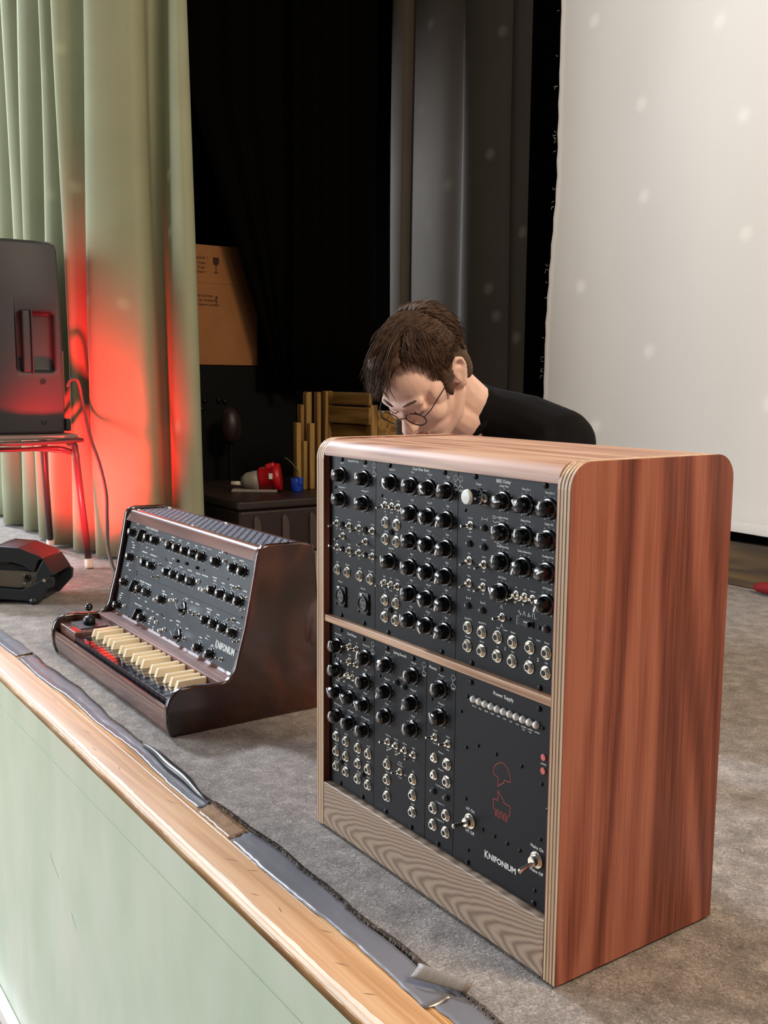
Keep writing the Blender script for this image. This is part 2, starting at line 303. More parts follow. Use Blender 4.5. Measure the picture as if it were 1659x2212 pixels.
# text -> mesh data (cached per string, unit size)
_fc = bpy.data.curves.new('font_probe', 'FONT'); _fo = bpy.data.objects.new('font_probe', _fc); COL.objects.link(_fo); _tc = {}
def glyphs(s, bold=0):
    k = (s, bold)
    if k not in _tc:
        _fc.body = s; _fc.size = 1; _fc.align_x = 'CENTER'; _fc.align_y = 'CENTER'; _fc.offset = bold; _fc.resolution_u = 2
        dg = bpy.context.evaluated_depsgraph_get(); dg.update(); ob = _fo.evaluated_get(dg); me = ob.to_mesh()
        _tc[k] = ([tuple(v.co) for v in me.vertices], [tuple(p.vertices) for p in me.polygons]); ob.to_mesh_clear()
    return _tc[k]
def put_text(mb, s, x, z, size, y=-.0002, bold=0, sx=1.0, M3=None):
    vs, fs = glyphs(s, bold); mb.add([(x + v[0]*size*sx, y, z + v[1]*size) for v in vs], fs, M3)
def fit_text(mb, s, x0, x1, z0, z1, y=-.0003, bold=.02):
    vs, fs = glyphs(s, bold); ax_ = min(v[0] for v in vs); bx_ = max(v[0] for v in vs); az_ = min(v[1] for v in vs); bz_ = max(v[1] for v in vs)
    mb.add([(x0 + (v[0] - ax_)/(bx_ - ax_)*(x1 - x0), y, z0 + (v[1] - az_)/(bz_ - az_)*(z1 - z0)) for v in vs], fs)
def ribbon(mb, pts, wd, y=-.0002, M3=None):      # flat stroke polyline in local xz
    for (a, b_) in zip(pts, pts[1:]):
        a = Vector(a); b_ = Vector(b_); d = (b_ - a); 
        if d.length < 1e-7: continue
        d.normalize(); n = Vector((-d.y, d.x)) * wd / 2; e = d * wd / 2
        q = [a - e + n, b_ + e + n, b_ + e - n, a - e - n]
        mb.add([(p.x, y, p.y) for p in q], [(3, 2, 1, 0)], M3)
def struct(o, label=None): 
    o['kind'] = 'structure'
    if label: o['label'] = label
    return o
# ------------------------------------------------------------------ setting
def edge_y(x): return -.093 + .004*math.sin(x*5.1) + .003*math.sin(x*13.7 + 1) + .0016*math.sin(x*41)
front = [(x*.02, edge_y(x*.02)) for x in range(-350, 161)]
mb = MB(); mb.prism(front + [(3.2, 2.95), (-7, 2.95)], -.006, 0, 'z')
fl_ = mb.build('floor', M['carpet']); struct(fl_)
MB().box(-7, 3.2, -.10, 2.95, -.2, -.0065).build('floor_stage_deck', M['black']); struct(bpy.data.objects['floor_stage_deck'])
# front ledge: round nosed board
prof = [(-.1395, -.004), (-.193, -.004), (-.1985, -.0055), (-.2025, -.010), (-.2035, -.018), (-.2005, -.026), (-.194, -.031), (-.1395, -.031)]
ledge = MB().prism(prof, -7, 3.2, 'x').build('trim_1', M['pine']); smooth_ang(ledge, 50); struct(ledge, 'pine ledge board along the stage edge')
mb = MB(); rows = []
xs = [-3.2 + .012*i for i in range(430)]
for i, x in enumerate(xs):
    a = .5 + .5*math.sin(x*23) * math.sin(x*7.3 + 1); wob = random.uniform(-.0008, .0008)
    y1 = -.1940 + .003*a + wob; rows.append([(x, y1, -.0034), (x, -.1955 + wob*.4, -.0037), (x, -.2005, -.0072), (x, -.2034 - .0003, -.0125 - .003*a + wob)])
vs = [p for r_ in rows for p in r_]; fs = [(i*4+k, i*4+k+1, (i+1)*4+k+1, (i+1)*4+k) for i in range(len(rows)-1) for k in range(3)]
mb.add(vs, fs).build('worn_edge', M['worn_edge'], ledge, True)
mb = MB().prism([(-.2042, -.0125), (-.2046, -.019), (-.2012, -.027), (-.1945, -.0318), (-.1935, -.031), (-.2002, -.026), (-.2033, -.018), (-.203, -.0125)], -7, 3.2, 'x')
mb.build('bare_nosing', M['nosing'], ledge, True)
# scratches and dents on the ledge
mb = MB()
for (x, y, dx, dy) in [(-.62, -.165, .03, .006), (-.40, -.172, .018, -.006), (-.22, -.160, .03, .012), (.02, -.170, .02, .016), (.07, -.158, .012, .014), (.18, -.168, .02, -.004), (.26, -.152, .016, .01), (.33, -.175, .018, .012), (-.85, -.158, .02, .004), (-.52, -.182, .025, .002), (.13, -.183, .014, .008), (.40, -.18, .012, .012)]:
    a = math.atan2(dy, dx); Lh = math.hypot(dx, dy); c, s_ = math.cos(a), math.sin(a)
    pts = [(0, 0), (Lh*.5, .0009), (Lh, 0), (Lh*.5, -.0006)]
    mb.add([(x + p[0]*c - p[1]*s_, y + p[0]*s_ + p[1]*c, -.00385) for p in pts], [(0, 3, 2, 1)])
mb.build('scratch', plain('scratch_dark', '#7a4d2a', .6), ledge)
strip = MB().box(-7, 3.2, -.1385, -.096, -.031, -.0052).build('trim_2', M['pine_strip'], None, False, .001); struct(strip, 'narrow pine strip behind the ledge board')
# stage front wall
wf = MB().box(-7, 3.2, -.189, -.15, -.91, -.0315).build('wall_front', M['green_paint']); struct(wf, 'pale green painted stage front')
MB().box(-7, 3.2, -.1905, -.189, -.1062, -.1052).build('panel_joint', plain('joint_line', '#d2dcc4', .5), wf)
mb = MB()
def crack(pts, wd):
    for a, b_ in zip(pts, pts[1:]):
        mb.add([(a[0]-wd, -.1893, a[1]), (b_[0]-wd, -.1893, b_[1]), (b_[0]+wd, -.1893, b_[1]), (a[0]+wd, -.1893, a[1])], [(0, 3, 2, 1)])
crack([(-.10, -.37), (-.103, -.41), (-.107, -.46), (-.10, -.50), (-.092, -.56)], .0012); crack([(-.80, -.33), (-.74, -.36)], .0012); crack([(-.66, -.40), (-.63, -.42)], .001)
mb.build('crack', plain('crack_line', '#7b8a74', .8), wf)
bb = MB().box(-7, 3.2, -.215, -.1895, -.945, -.905).build('baseboard_front', M['skirt_white'], None, False, .003); struct(bb)
bb2 = MB().box(-7, 3.2, -.209, -.1895, -1.0, -.945).build('baseboard_front_lower', M['skirt_pink']); struct(bb2)
struct(MB().box(-7, 5, -7.5, -.15, -1.05, -1.0).build('floor_hall', M['hall_floor']))
struct(MB().box(-7, 3.4, 2.95, 3.05, -.2, 3.7).build('wall_back', M['black_wall']))
struct(MB().box(-7.1, -7, .75, 3.05, -.2, 3.7).build('wall_left', M['black_wall']))  # unseen side walls and ceiling, added to keep the backstage dark
struct(MB().box(3.3, 3.4, .75, 3.05, -.2, 3.7).build('wall_right', M['black_wall']))
struct(MB().box(-7.1, 3.4, .75, 3.05, 3.6, 3.7).build('ceiling', M['black_wall']))
sk = MB().box(-1.9, 3.2, 2.135, 2.155, 0, .152).build('baseboard_back', M['brown_board'], None, False, .004); struct(sk, 'brown wooden skirting board under the white sheet')
struct(MB().box(-1.9, 3.2, 2.16, 2.20, .0, 3.4).build('wall_screen_backing', M['black_wall']))

# ------------------------------------------------------------------ tape along the carpet edge
def tape_strip(name, label, mat, x0, x1, ylo, yhi, lift=.0, seed=1, dx=.012, group='tape along the carpet edge'):
    rnd = random.Random(seed); n = max(3, int((x1 - x0)/dx)); ny = 7; vs = []
    for i in range(n + 1):
        x = x0 + (x1 - x0)*i/n; lo = ylo(x) + rnd.uniform(-.0012, .0012); hi = yhi(x)
        for k in range(ny):
            t = k/(ny - 1); z = -.0042 + .0030*t**2 + rnd.uniform(-.00025, .00025) + lift*max(0, math.sin(x*9 + seed))*t*t
            if k == 4: z += .0008
            vs.append((x + rnd.uniform(-.002, .002)*(i in (0, n)), lo + (hi - lo)*t, z))
    fs = [(i*ny+k, (i+1)*ny+k, (i+1)*ny+k+1, i*ny+k+1) for i in range(n) for k in range(ny-1)]
    o = MB().add(vs, fs).build(name, mat, None, True); sm = o.modifiers.new('thick', 'SOLIDIFY'); sm.thickness = .0004; sm.offset = 1
    return tag(o, label, 'tape', group)
lo1 = lambda x: -.131 - .006*math.sin(x*4 + .4) - .003*math.sin(x*17)
hi1 = lambda x: edge_y(x) + .004
tape_strip('duct_tape', 'long glossy grey duct tape strip beside the keyboard synthesizer', M['tape'], -1.22, -.155, lo1, lambda x: edge_y(x) - .004, .0, 3)
tape_strip('duct_tape', 'wrinkled pale grey duct tape at the far left stage edge', M['tape'], -3.2, -1.235, lo1, hi1, .004, 5)
tape_strip('clear_tape', 'short brownish clear tape patch between two grey tape strips', M['tape_clear'], -.155, -.03, lambda x: -.134, lambda x: -.104, 0, 8)
tape_strip('duct_tape', 'grey duct tape strip in front of the wooden rack cabinet', M['tape'], -.03, .465, lambda x: -.1355 - .003*math.sin(x*15), lambda x: edge_y(x) - .006 + .004*math.sin(x*11), .0, 11)
tape_strip('duct_tape', 'grey duct tape strip continuing past the curled tape end', M['tape'], .44, 3.0, lambda x: -.130 - .003*math.sin(x*9), lambda x: edge_y(x) - .004, .0, 13)
# curled up tape end
mb = MB(); vs = []
for i in range(9):
    t = i/8
    for k in range(10):
        a = -.4 + 4.2*k/9; r_ = .007*(1 - .35*t)
        vs.append((.415 + .062*t + .003*math.sin(a), -.118 + .03*t - r_*math.cos(a), .0035 + r_ + .002*t + r_*math.sin(a - 1.2)))
fs = [(i*10+k, (i+1)*10+k, (i+1)*10+k+1, i*10+k+1) for i in range(8) for k in range(9)]
o = mb.add(vs, fs).build('curled_tape_end', plain('matte_tape_back', '#8a8178', .5, 0, 0, .3, 150), None, True); o.modifiers.new('t', 'SOLIDIFY').thickness = .0006
tag(o, 'curled up grey tape end near the bottom of the picture', 'tape')
# dark lifted carpet binding between synth and tape
mb = MB(); vs = []; n = 40
for i in range(n + 1):
    t = i/n; x = -.47 + .315*t; wv = .022*math.sin(PI*min(1, t*1.02))**.8 * (1 - .25*t) + .002
    for k in range(6):
        a = k/5; vs.append((x, edge_y(x) - .010 + wv*(a - .25), .001 + .009*math.sin(PI*(.15 + .8*a))*math.sin(PI*min(1, t + .05))**.5))
fs = [(i*6+k, (i+1)*6+k, (i+1)*6+k+1, i*6+k+1) for i in range(n) for k in range(5)]
o = mb.add(vs, fs).build('lifted_tape', M['tape_black'], None, True); o.modifiers.new('t', 'SOLIDIFY').thickness = .0008
tag(o, 'dark lifted tape fold bulging at the carpet edge', 'tape')
# frayed carpet edge threads
mb = MB(); rnd = random.Random(4)
for i in range(900):
    x = rnd.uniform(-.16, .62); y = edge_y(x); l = rnd.uniform(.003, .009); a = rnd.uniform(-2.6, -.5)
    mb.tube([(x, y + .002, .0), (x + l*.5*math.cos(a), y + l*.6*math.sin(a), .0015), (x + l*math.cos(a), y + l*math.sin(a), -.001)], .00035, 3)
tag(mb.build('carpet_fringe', M['carpet'], fl_), kind='stuff')
# lint specks on the carpet
for i, (x, y, l, lab) in enumerate([(.42, .47, .016, 'short pale straw lying on the carpet right of the cabinet')]):
    o = MB().tube([(x, y, .001), (x + l*.5, y + .004, .002), (x + l, y - .002, .001)], .0006, 5).build('straw', M['white_plastic']); tag(o, lab, 'straw')

# ------------------------------------------------------------------ curtains
def curtain(name, label, mat, path, z0, z1, rows=14, bend=None, sub=7, group=None, thick=.003):
    base = catmull([(p[0], p[1], 0) for p in path], sub); n = len(base); vs = []
    for j in range(rows + 1):
        z = z0 + (z1 - z0)*j/rows
        for i, p in enumerate(base):
            q = Vector((p.x, p.y, z))
            if bend: q = bend(q, i/(n - 1), z)
            vs.append(tuple(q))
    fs = [(j*n+i, j*n+i+1, (j+1)*n+i+1, (j+1)*n+i) for j in range(rows) for i in range(n - 1)]
    o = MB().add(vs, fs).build(name, mat, None, True); sm = o.modifiers.new('thick', 'SOLIDIFY'); sm.thickness = thick
    return tag(o, label, 'curtain', group)
gp = [(-6.9, .50), (-6.5, .44), (-6.1, .54), (-5.8, .44), (-5.5, .54), (-5.25, .42), (-5.05, .54), (-4.87, .42), (-4.7, .52), (-4.55, .40), (-4.4, .55), (-4.2, .42), (-4.05, .56), (-3.9, .44), (-3.72, .57), (-3.62, .45), (-3.50, .43), (-3.42, .58), (-3.34, .46), (-3.24, .44), (-3.17, .57), (-3.10, .46), (-3.0, .43), (-2.93, .57), (-2.86, .47), (-2.78, .43), (-2.72, .56),  # far left folds are unseen, added to block light from the left window
      (-2.67, .47), (-2.60, .45), (-2.545, .57), (-2.51, .55), (-2.475, .50), (-2.43, .49), (-2.385, .53), (-2.35, .58), (-2.33, .63), (-2.365, .69), (-2.43, .74), (-2.42, .775), (-2.345, .765), (-2.285, .755), (-2.25, .775), (-2.29, .815), (-2.45, .85), (-2.62, .85)]
def gbend(q, t, z):
    s_ = max(0, 1 - z/2.2)
    if t > .905: k = min(1, (t - .905)/.05)*s_; q.x += .045*k; q.y += .035*k
    q.x += .012*math.sin(z*2.2 + t*40); q.y += .010*math.sin(z*1.7 + t*31) - .012*max(0, .25 - z)*math.sin(t*90)
    return q
curtain('stage_curtain', 'pale green stage curtain with deep folds, lit red at the bottom', M['green_curtain'], gp, .012, 3.4, 22, gbend, 6)
gy = [(-3.42, 2.62), (-3.41, 2.53), (-3.35, 2.50), (-3.285, 2.52), (-3.275, 2.57), (-3.25, 2.555), (-3.1, 2.525), (-2.97, 2.53), (-2.865, 2.575), (-2.84, 2.56), (-2.76, 2.515), (-2.62, 2.505), (-2.50, 2.53), (-2.46, 2.565), (-2.44, 2.54), (-2.36, 2.495), (-2.28, 2.50), (-2.22, 2.54), (-2.18, 2.60), (-2.17, 2.66)]
def ybend(q, t, z):
    q.x += .02*(1 - z/2.7)*(t - .5) + .008*math.sin(z*2 + t*9); return q
curtain('back_curtain', 'dark grey curtain hanging behind the bent person', M['grey_curtain'], gy, .03, 3.4, 14, ybend, 6)
bk = [(-3.17, 1.56), (-3.15, 1.68), (-3.06, 1.71), (-3.08, 1.74), (-3.0, 1.80), (-3.06, 1.88), (-2.98, 1.95), (-3.04, 2.03), (-2.99, 2.10), (-3.04, 2.17), (-3.2, 2.25)]
curtain('wing_curtain', 'black wing curtain ending above the yellow wooden slats', M['black_curtain'], bk, .64, 3.4, 8, None, 6)
bk2 = [(-3.12, 1.19), (-3.07, 1.25), (-3.12, 1.33), (-3.06, 1.39), (-3.10, 1.46), (-3.05, 1.52), (-3.08, 1.58), (-3.06, 1.64)]
def sl(q, t, z):
    s_ = max(0, 2.0 - z); q.y += .315*s_*(1 - t); q.x += .05*(1 - t)*min(1, s_); return q
curtain('tied_curtain', 'black curtain pulled aside with a slanting edge across the cardboard box', M['black_curtain'], bk2, .62, 3.4, 16, sl, 5)
# white sheet
mb = MB(); nx, nz = 60, 60; vs = []
ex = [(.19, -1.716), (.6, -1.714), (.92, -1.711), (1.17, -1.695), (1.45, -1.673), (1.66, -1.677), (2.15, -1.681), (3.3, -1.69)]
def lx(z):
    for (a, b_), (c, d) in zip(ex, ex[1:]):
        if z <= c: return b_ + (d - b_)*(z - a)/(c - a)
    return -1.69
for j in range(nz + 1):
    z = .193 + (3.3 - .193)*(j/nz)**1.2
    for i in range(nx + 1):
        x0 = lx(z) + .0025*math.sin(z*60); t = i/nx; x = x0 + (2.2 - x0)*t**1.5
        y = 2.1 + .010*math.sin(x*3.1 + z*.3) + .006*math.sin(x*9.2 + z*1.1)*math.sin(z*1.6) - .006*math.exp(-((z - .23)/.02)**2) + .004*math.sin(x*31)*max(0, .6 - z)
        if i == 0: y -= .006
        vs.append((x, y, z + .004*math.sin(x*4)*(j == 0)))
fs = [(j*(nx+1)+i, j*(nx+1)+i+1, (j+1)*(nx+1)+i+1, (j+1)*(nx+1)+i) for j in range(nz) for i in range(nx)]
sheet = MB().add(vs, fs).build('projection_sheet', M['cloth'], None, True); sheet.modifiers.new('thick', 'SOLIDIFY').thickness = .0012
tag(sheet, 'large off-white cloth sheet hanging at the back right with frayed edge', 'sheet')
MB().add([(x*.02 - 1.715, 2.093 + .010*math.sin((x*.02 - 1.715)*3.1) - .004*(k == 1), .194 + .036*k*.5) for k in range(3) for x in range(190)], [(k*190+i, k*190+i+1, (k+1)*190+i+1, (k+1)*190+i) for k in range(2) for i in range(189)]).build('hem', M['cloth'], sheet, True)
mb = MB(); rnd = random.Random(9)
for i in range(24):
    z = rnd.uniform(.7, 2.3); x = lx(z); l = rnd.uniform(.006, .018)
    mb.tube([(x, 2.094, z), (x - l*.6, 2.09, z + rnd.uniform(-.006, .006)), (x - l, 2.09, z + rnd.uniform(-.012, .008))], .0004, 3)
tag(mb.build('fraying', M['cloth'], sheet), kind='stuff')
o = MB().tube(catmull([(-.69, 2.10, .035), (-.62, 2.085, .045), (-.52, 2.09, .042), (-.40, 2.10, .05), (-.3, 2.09, .04)], 5), [.006, .012, .016, .018, .019, .02, .02, .02, .02, .02, .02, .02, .019, .018, .018, .018, .017, .016, .014, .012, .008], 10).build('red_rag', M['red_cloth'], None, True)
o.location.z = -.018; tag(o, 'small red rag lying against the brown skirting board', 'rag')
#PART3
# ------------------------------------------------------------------ control hardware (shared meshes, axis towards -y)
def mesh_knob():
    mb = MB(); mb.lathe([(.0122, 0), (.0122, .0016), (.0112, .0030), (.0098, .0034)], 28)
    mb.lathe([(.0096, .0030), (.0101, .0052), (.0089, .0135), (.0074, .0156), (.0056, .0163), (.0030, .0168), (.0, .0170)], 8, phase=PI/8)
    return mb.mesh('knob', M['knob'])
K_KNOB = mesh_knob()
K_PTR = MB().box(-.0011, .0011, -.0174, -.0158, .0002, .0066).box(-.0011, .0011, -.0166, -.0136, .0066, .0088).mesh('pointer_line', M['white'])
K_DOT = MB().ball((0, 0, 0), (.0007, .0004, .0007), 8, 6).mesh('grub_screw', M['nickel'])  # tiny bright dot standing in for a white reflection on the knob
def hexnut(R, h, ri):
    mb = MB(); n = 24; vs = []; fs = []
    for k in range(n):
        a = 2*PI*k/n; c6 = math.cos(PI/6)/math.cos(((a + PI/6) % (PI/3)) - PI/6)
        for (r_, hh) in ((R*1.0*c6, 0), (R*c6, h*.8), (R*.90*c6, h), (ri, h), (ri, h*.1)): vs.append((r_*math.cos(a), -hh, r_*math.sin(a)))
    for k in range(n):
        q = (k + 1) % n
        for j in range(4): fs.append((k*5+j, q*5+j, q*5+j+1, k*5+j+1))
    return mb.add(vs, fs)
mb = MB(); mb.lathe([(.0079, 0), (.0079, .0008), (.0070, .0009)], 24); nut = hexnut(.0070, .0034, .0050); mb.add(nut.v, nut.f)
mb.lathe([(.0052, .0005), (.0052, .0040), (.0046, .0046), (.0035, .0046)], 20)
K_JACK = mb.mesh('jack_socket', M['nickel'])
K_JHOLE = MB().lathe([(.0034, .0040), (.0034, .0049)], 16).mesh('hole', M['hole'])
nut = hexnut(.0042, .0024, .0026); mb = MB(); mb.lathe([(.0052, 0), (.0052, .0005), (.0044, .0006)], 20); mb.add(nut.v, nut.f); mb.lathe([(.0029, .0004), (.0029, .0052), (.0024, .0058), (.0012, .0058)], 14)
K_TOG = mb.mesh('toggle_switch', M['nickel'])
K_LEV = MB().lathe([(.0011, .004), (.0013, .008), (.0016, .0145), (.0014, .0155), (.0004, .0157)], 10).mesh('lever', M['nickel'])
mb = MB(); mb.lathe([(.0100, 0), (.0100, .0012), (.0092, .0014)], 28); nut = hexnut(.0086, .0035, .006); mb.add(nut.v, nut.f); mb.lathe([(.0062, .001), (.0062, .0085), (.005, .0095), (.0028, .0095)], 20)
K_BTOG = mb.mesh('mains_switch', M['nickel'])
K_BLEV = MB().lathe([(.0022, .006), (.0024, .015), (.0031, .026), (.0030, .0275), (.0016, .0285), (.0003, .0287)], 14).mesh('lever', M['nickel'])
K_SCREW = MB().lathe([(.0034, 0), (.0034, .0010), (.0027, .0022), (.0016, .0025)], 18).mesh('screw', M['screw'])
K_SHOLE = MB().lathe([(.0015, .0020), (.0015, .0027)], 6).mesh('hex_recess', M['hole'])
K_SSCREW = MB().lathe([(.0023, 0), (.0023, .0008), (.0017, .0016), (.0009, .0018)], 14).mesh('screw', M['screw'])
K_LED = MB().lathe([(.0046, 0), (.0046, .0012), (.0038, .0018)], 18).mesh('pilot_lamp', M['dark_plastic'])
K_LENS = MB().lathe([(.0036, .0010), (.0036, .0030), (.0030, .0048), (.0017, .0058), (.0002, .0061)], 16).mesh('lens', M['lamp_grey'], True)
K_WLED = MB().lathe([(.0046, 0), (.0046, .0014), (.0040, .0036), (.0026, .0052), (.0006, .0058)], 18).mesh('indicator_lamp', M['lamp_white'], True)
K_RED = MB().lathe([(.0040, 0), (.0040, .0012), (.0036, .0016), (.0024, .0016)], 18).mesh('red_test_socket', M['lamp_red'])
def put(name, me, par, x, z, rot=None, y=0): return inst(name, me, par, (x, y, z), rot)

LOGO1 = [(400.8,212.4),(399.8,218.8),(401.2,222.6),(404.4,226.0),(410.8,230.7),(414.5,231.5),(418.0,231.2),(423.6,228.5),(427.8,222.8),(429.8,217),(430.2,211.9),(418.7,211.2),(419.6,208.7),(407.9,199.6),(408.5,211.1),(400.8,212.4)]
LOGO2 = [(408.5,194.2),(420.1,184.8),(418.6,182.6),(430.8,182.6),(430.5,170.2),(426.6,169.3),(425.3,160.9),(422.9,161.1),(423.3,170.3),(420.1,169.7),(419.6,161.6),(417.2,162.0),(416.9,170.2),(413.7,169.5),(413.2,161.4),(410.3,160.9),(410.4,170.0),(407.2,169.4),(406.7,161.2),(404.7,161.0),(405.1,169.1),(400.6,170.3),(400.2,181.6),(408.9,181.9),(408.5,194.2)]
def logo(mb, x, z, sc, wd):
    for L_ in (LOGO1, LOGO2): ribbon(mb, [(x + (p[0] - 415)*sc/1000, z + (p[1] - 196)*sc/1000) for p in L_], wd)

class Module:
    def __init__(s, name, label, x0, x1, z0, z1):
        s.x0, s.z0 = x0, z0; s.xc = (x0 + x1)/2
        s.t = thing(name, label, 'synth module', (s.xc/1000, .01, z0/1000))
        g = .25
        MB().box((x0 + g - s.xc)/1000, (x1 - g - s.xc)/1000, 0, .0028, .0003, (z1 - z0)/1000 - .0003).build('front_panel', M['panel'], s.t, False, .0003, 1)
        MB().box((x0 + 6 - s.xc)/1000, (x1 - 6 - s.xc)/1000, .0028, .12, .012, (z1 - z0)/1000 - .012).build('chassis', M['dark_plastic'], s.t)
        s.txt = MB()
    def p(s, x, z): return (x - s.xc)/1000, (z - s.z0)/1000
    def text(s, t, x, z, size=2.6, bold=0, sx=1): a, b_ = s.p(x, z); put_text(s.txt, t, a, b_, size/1000*1.42, -.0003, max(bold, .012), sx)
    def knob(s, x, z, label=None, ang=0, marks=True, lz=18.2):
        a, b_ = s.p(x, z); k = put('knob', K_KNOB, s.t, a, b_, (0, math.radians(ang), 0)); inst('pointer_line', K_PTR, k); inst('grub_screw', K_DOT, k, (.0083, -.0075, .0045))
        if label: s.text(label, x, z + lz, 2.35)
        if marks:
            for i in range(11):
                q = math.radians(-150 + 30*i); s.text(str(i), x + 14.2*math.sin(q), z + 14.2*math.cos(q), 1.65)
    def jack(s, x, z, t=None):
        a, b_ = s.p(x, z); k = put('jack_socket', K_JACK, s.t, a, b_, (0, random.uniform(-.5, .5), 0)); inst('hole', K_JHOLE, k)
        if t: s.text(t, x, z + 11, 2.0)
    def toggle(s, x, z, up=1, t=None, b_t=None, yaw=0):
        a, b_ = s.p(x, z); k = put('toggle_switch', K_TOG, s.t, a, b_); inst('lever', K_LEV, k, (0, 0, 0), (math.radians(-13*up), 0, math.radians(yaw)))
        if t: s.text(t, x, z + 9, 1.8)
        if b_t: s.text(b_t, x, z - 8.5, 1.8)
    def lamp(s, x, z): a, b_ = s.p(x, z); k = put('pilot_lamp', K_LED, s.t, a, b_); inst('lens', K_LENS, k)
    def screw(s, x, z, small=False):
        a, b_ = s.p(x, z); k = put('screw', K_SSCREW if small else K_SCREW, s.t, a, b_, (0, random.uniform(0, 1), 0))
        if not small: inst('hex_recess', K_SHOLE, k)
    def done(s, lx=None, lz=None):
        if lx: a, b_ = s.p(lx, lz); logo(s.txt, a, b_, .27, .00042)
        tag(s.txt.build('lettering', M['white'], s.t), kind='stuff')

def rrect(x0, x1, z0, z1, rf, rb):   # (y,z) outline, rounded at the two top corners
    pts = [(x0, z0), (x1, z0)]
    for k in range(9): a = PI/2*k/8; pts.append((x1 - rb + rb*math.cos(a), z1 - rb + rb*math.sin(a)))
    for k in range(9): a = PI/2 + PI/2*k/8; pts.append((x0 + rf + rf*math.cos(a), z1 - rf + rf*math.sin(a)))
    return pts
CW, CD, CH = .5235, .2763, .6
cab = thing('rack_cabinet', 'tall walnut and plywood rack cabinet full of black modules', 'cabinet', (CW/2, CD/2, 0)); LOC = (-CW/2, -CD/2, 0)
z0 = .004; out = rrect(0, CD, z0, CH, .030, .030); inn = rrect(.0006, CD - .0006, z0, CH - .0006, .030, .030)
def side(xa, xb, sgn):
    t = (xb - xa); v = .0012
    o = MB().prism(out, (xb - v) if sgn > 0 else xa, xb if sgn > 0 else xa + v, 'x').build('side_panel', M['walnut_side'], cab, False, 0, 1, LOC); bev(o, .0004, 1)
    i = MB().prism(out, xa if sgn > 0 else xb - v, xa + v if sgn > 0 else xb, 'x').build('inner_veneer', M['walnut_side'], o)
    n = 7; L_ = (t - 2*v)/n
    for k in range(n):
        MB().prism(out if k % 2 == 0 else inn, xa + v + k*L_, xa + v + (k + 1)*L_, 'x').build('ply', M['ply_light'] if k % 2 == 0 else M['ply_edge'], o)
side(CW - .0202, CW, 1); side(0, .0202, -1)
xi0, xi1 = .0203, CW - .0203
prof = [(.0015, .5752), (CD - .002, .5752), (CD - .002, .590)] + [(CD - .010 + .008*math.cos(a), .590 + .0085*math.sin(a)) for a in [PI/2*k/4 for k in range(1, 5)]] + [(.0235 + .022*math.cos(a), .5765 + .022*math.sin(a)) for a in [PI/2 + PI/2*k/8 for k in range(9)]]
o = MB().prism(prof, xi0, xi1, 'x').build('top_board', M['walnut_top'], cab, False, 0, 1, LOC); smooth_ang(o, 30)
MB().box(xi0, xi1, .0015, .02, .3262, .3362).build('middle_rail', M['walnut_trim'], cab, False, .0008, 2, LOC)
MB().box(xi0, xi1, .0, .018, .005, .0740).build('kick_board', M['walnut_cathedral'], cab, False, .0012, 2, LOC)
MB().box(xi0, xi1, .018, CD - .004, .006, .024).build('bottom_board', M['walnut_trim'], cab, False, 0, 1, LOC)
MB().box(xi0, xi1, CD - .012, CD - .004, .024, .575).build('back_panel', M['black'], cab, False, 0, 1, LOC)
for (x, y) in ((.04, .03), (CW - .04, .03), (.04, CD - .03), (CW - .04, CD - .03)):
    MB().lathe([(.010, 0), (.010, .0062)], 16, axis='z', mat=Matrix.Translation((x, y, 0))).build('rubber_foot', M['black'], cab, False, 0, 1, LOC)
for x in (xi0 + .001, xi1 - .011): MB().box(x, x + .010, .0135, .022, .03, .572).build('rack_rail', M['black'], cab, False, 0, 1, LOC)

UB, UT, LB, LT = 336.4, 575.0, 74.6, 326.0
# --- Dual Mic Pre
m_ = Module('mic_preamp_module', 'black module marked Dual Mic Pre with two round microphone sockets', 20.4, 142.5, UB, UT)
m_.text('Dual Mic Pre', 85, 570.3, 3.6)
for (x, z, t, lz) in ((55.3, 548, 'Gain A', 17.6), (115.4, 548, 'Gain B', 17.6), (55.3, 513, 'Attenuator A', 17.4), (115.4, 513, 'Attenuator B', 17.4)): m_.knob(x, z, t, random.uniform(-6, 6), lz=lz)
for (x, a, b_) in ((41, 'Source', 'In'), (74.8, 'Mic Pad', 'Off'), (100.8, 'Source', 'In'), (134.8, 'Mic Pad', 'Off')): m_.toggle(x, 476, -1, a, b_)
for x in (58, 118): m_.toggle(x, 459, -1, 'HP')
for (x, u, a) in ((42, 1, 'HP'), (75, .6, 'Polarity'), (100.9, -1, 'HP'), (135, .6, 'Polarity')): m_.toggle(x, 440.3, u, a, '0')
for x, z in ((56.5, 476.5), (117, 476.5), (56, 440.1), (116.8, 440.1)): m_.lamp(x, z)
for x, t in ((43.5, 'DI A'), (70.4, 'Output A'), (103.6, 'DI B'), (130.5, 'Output B')): m_.jack(x, 407.3, t)
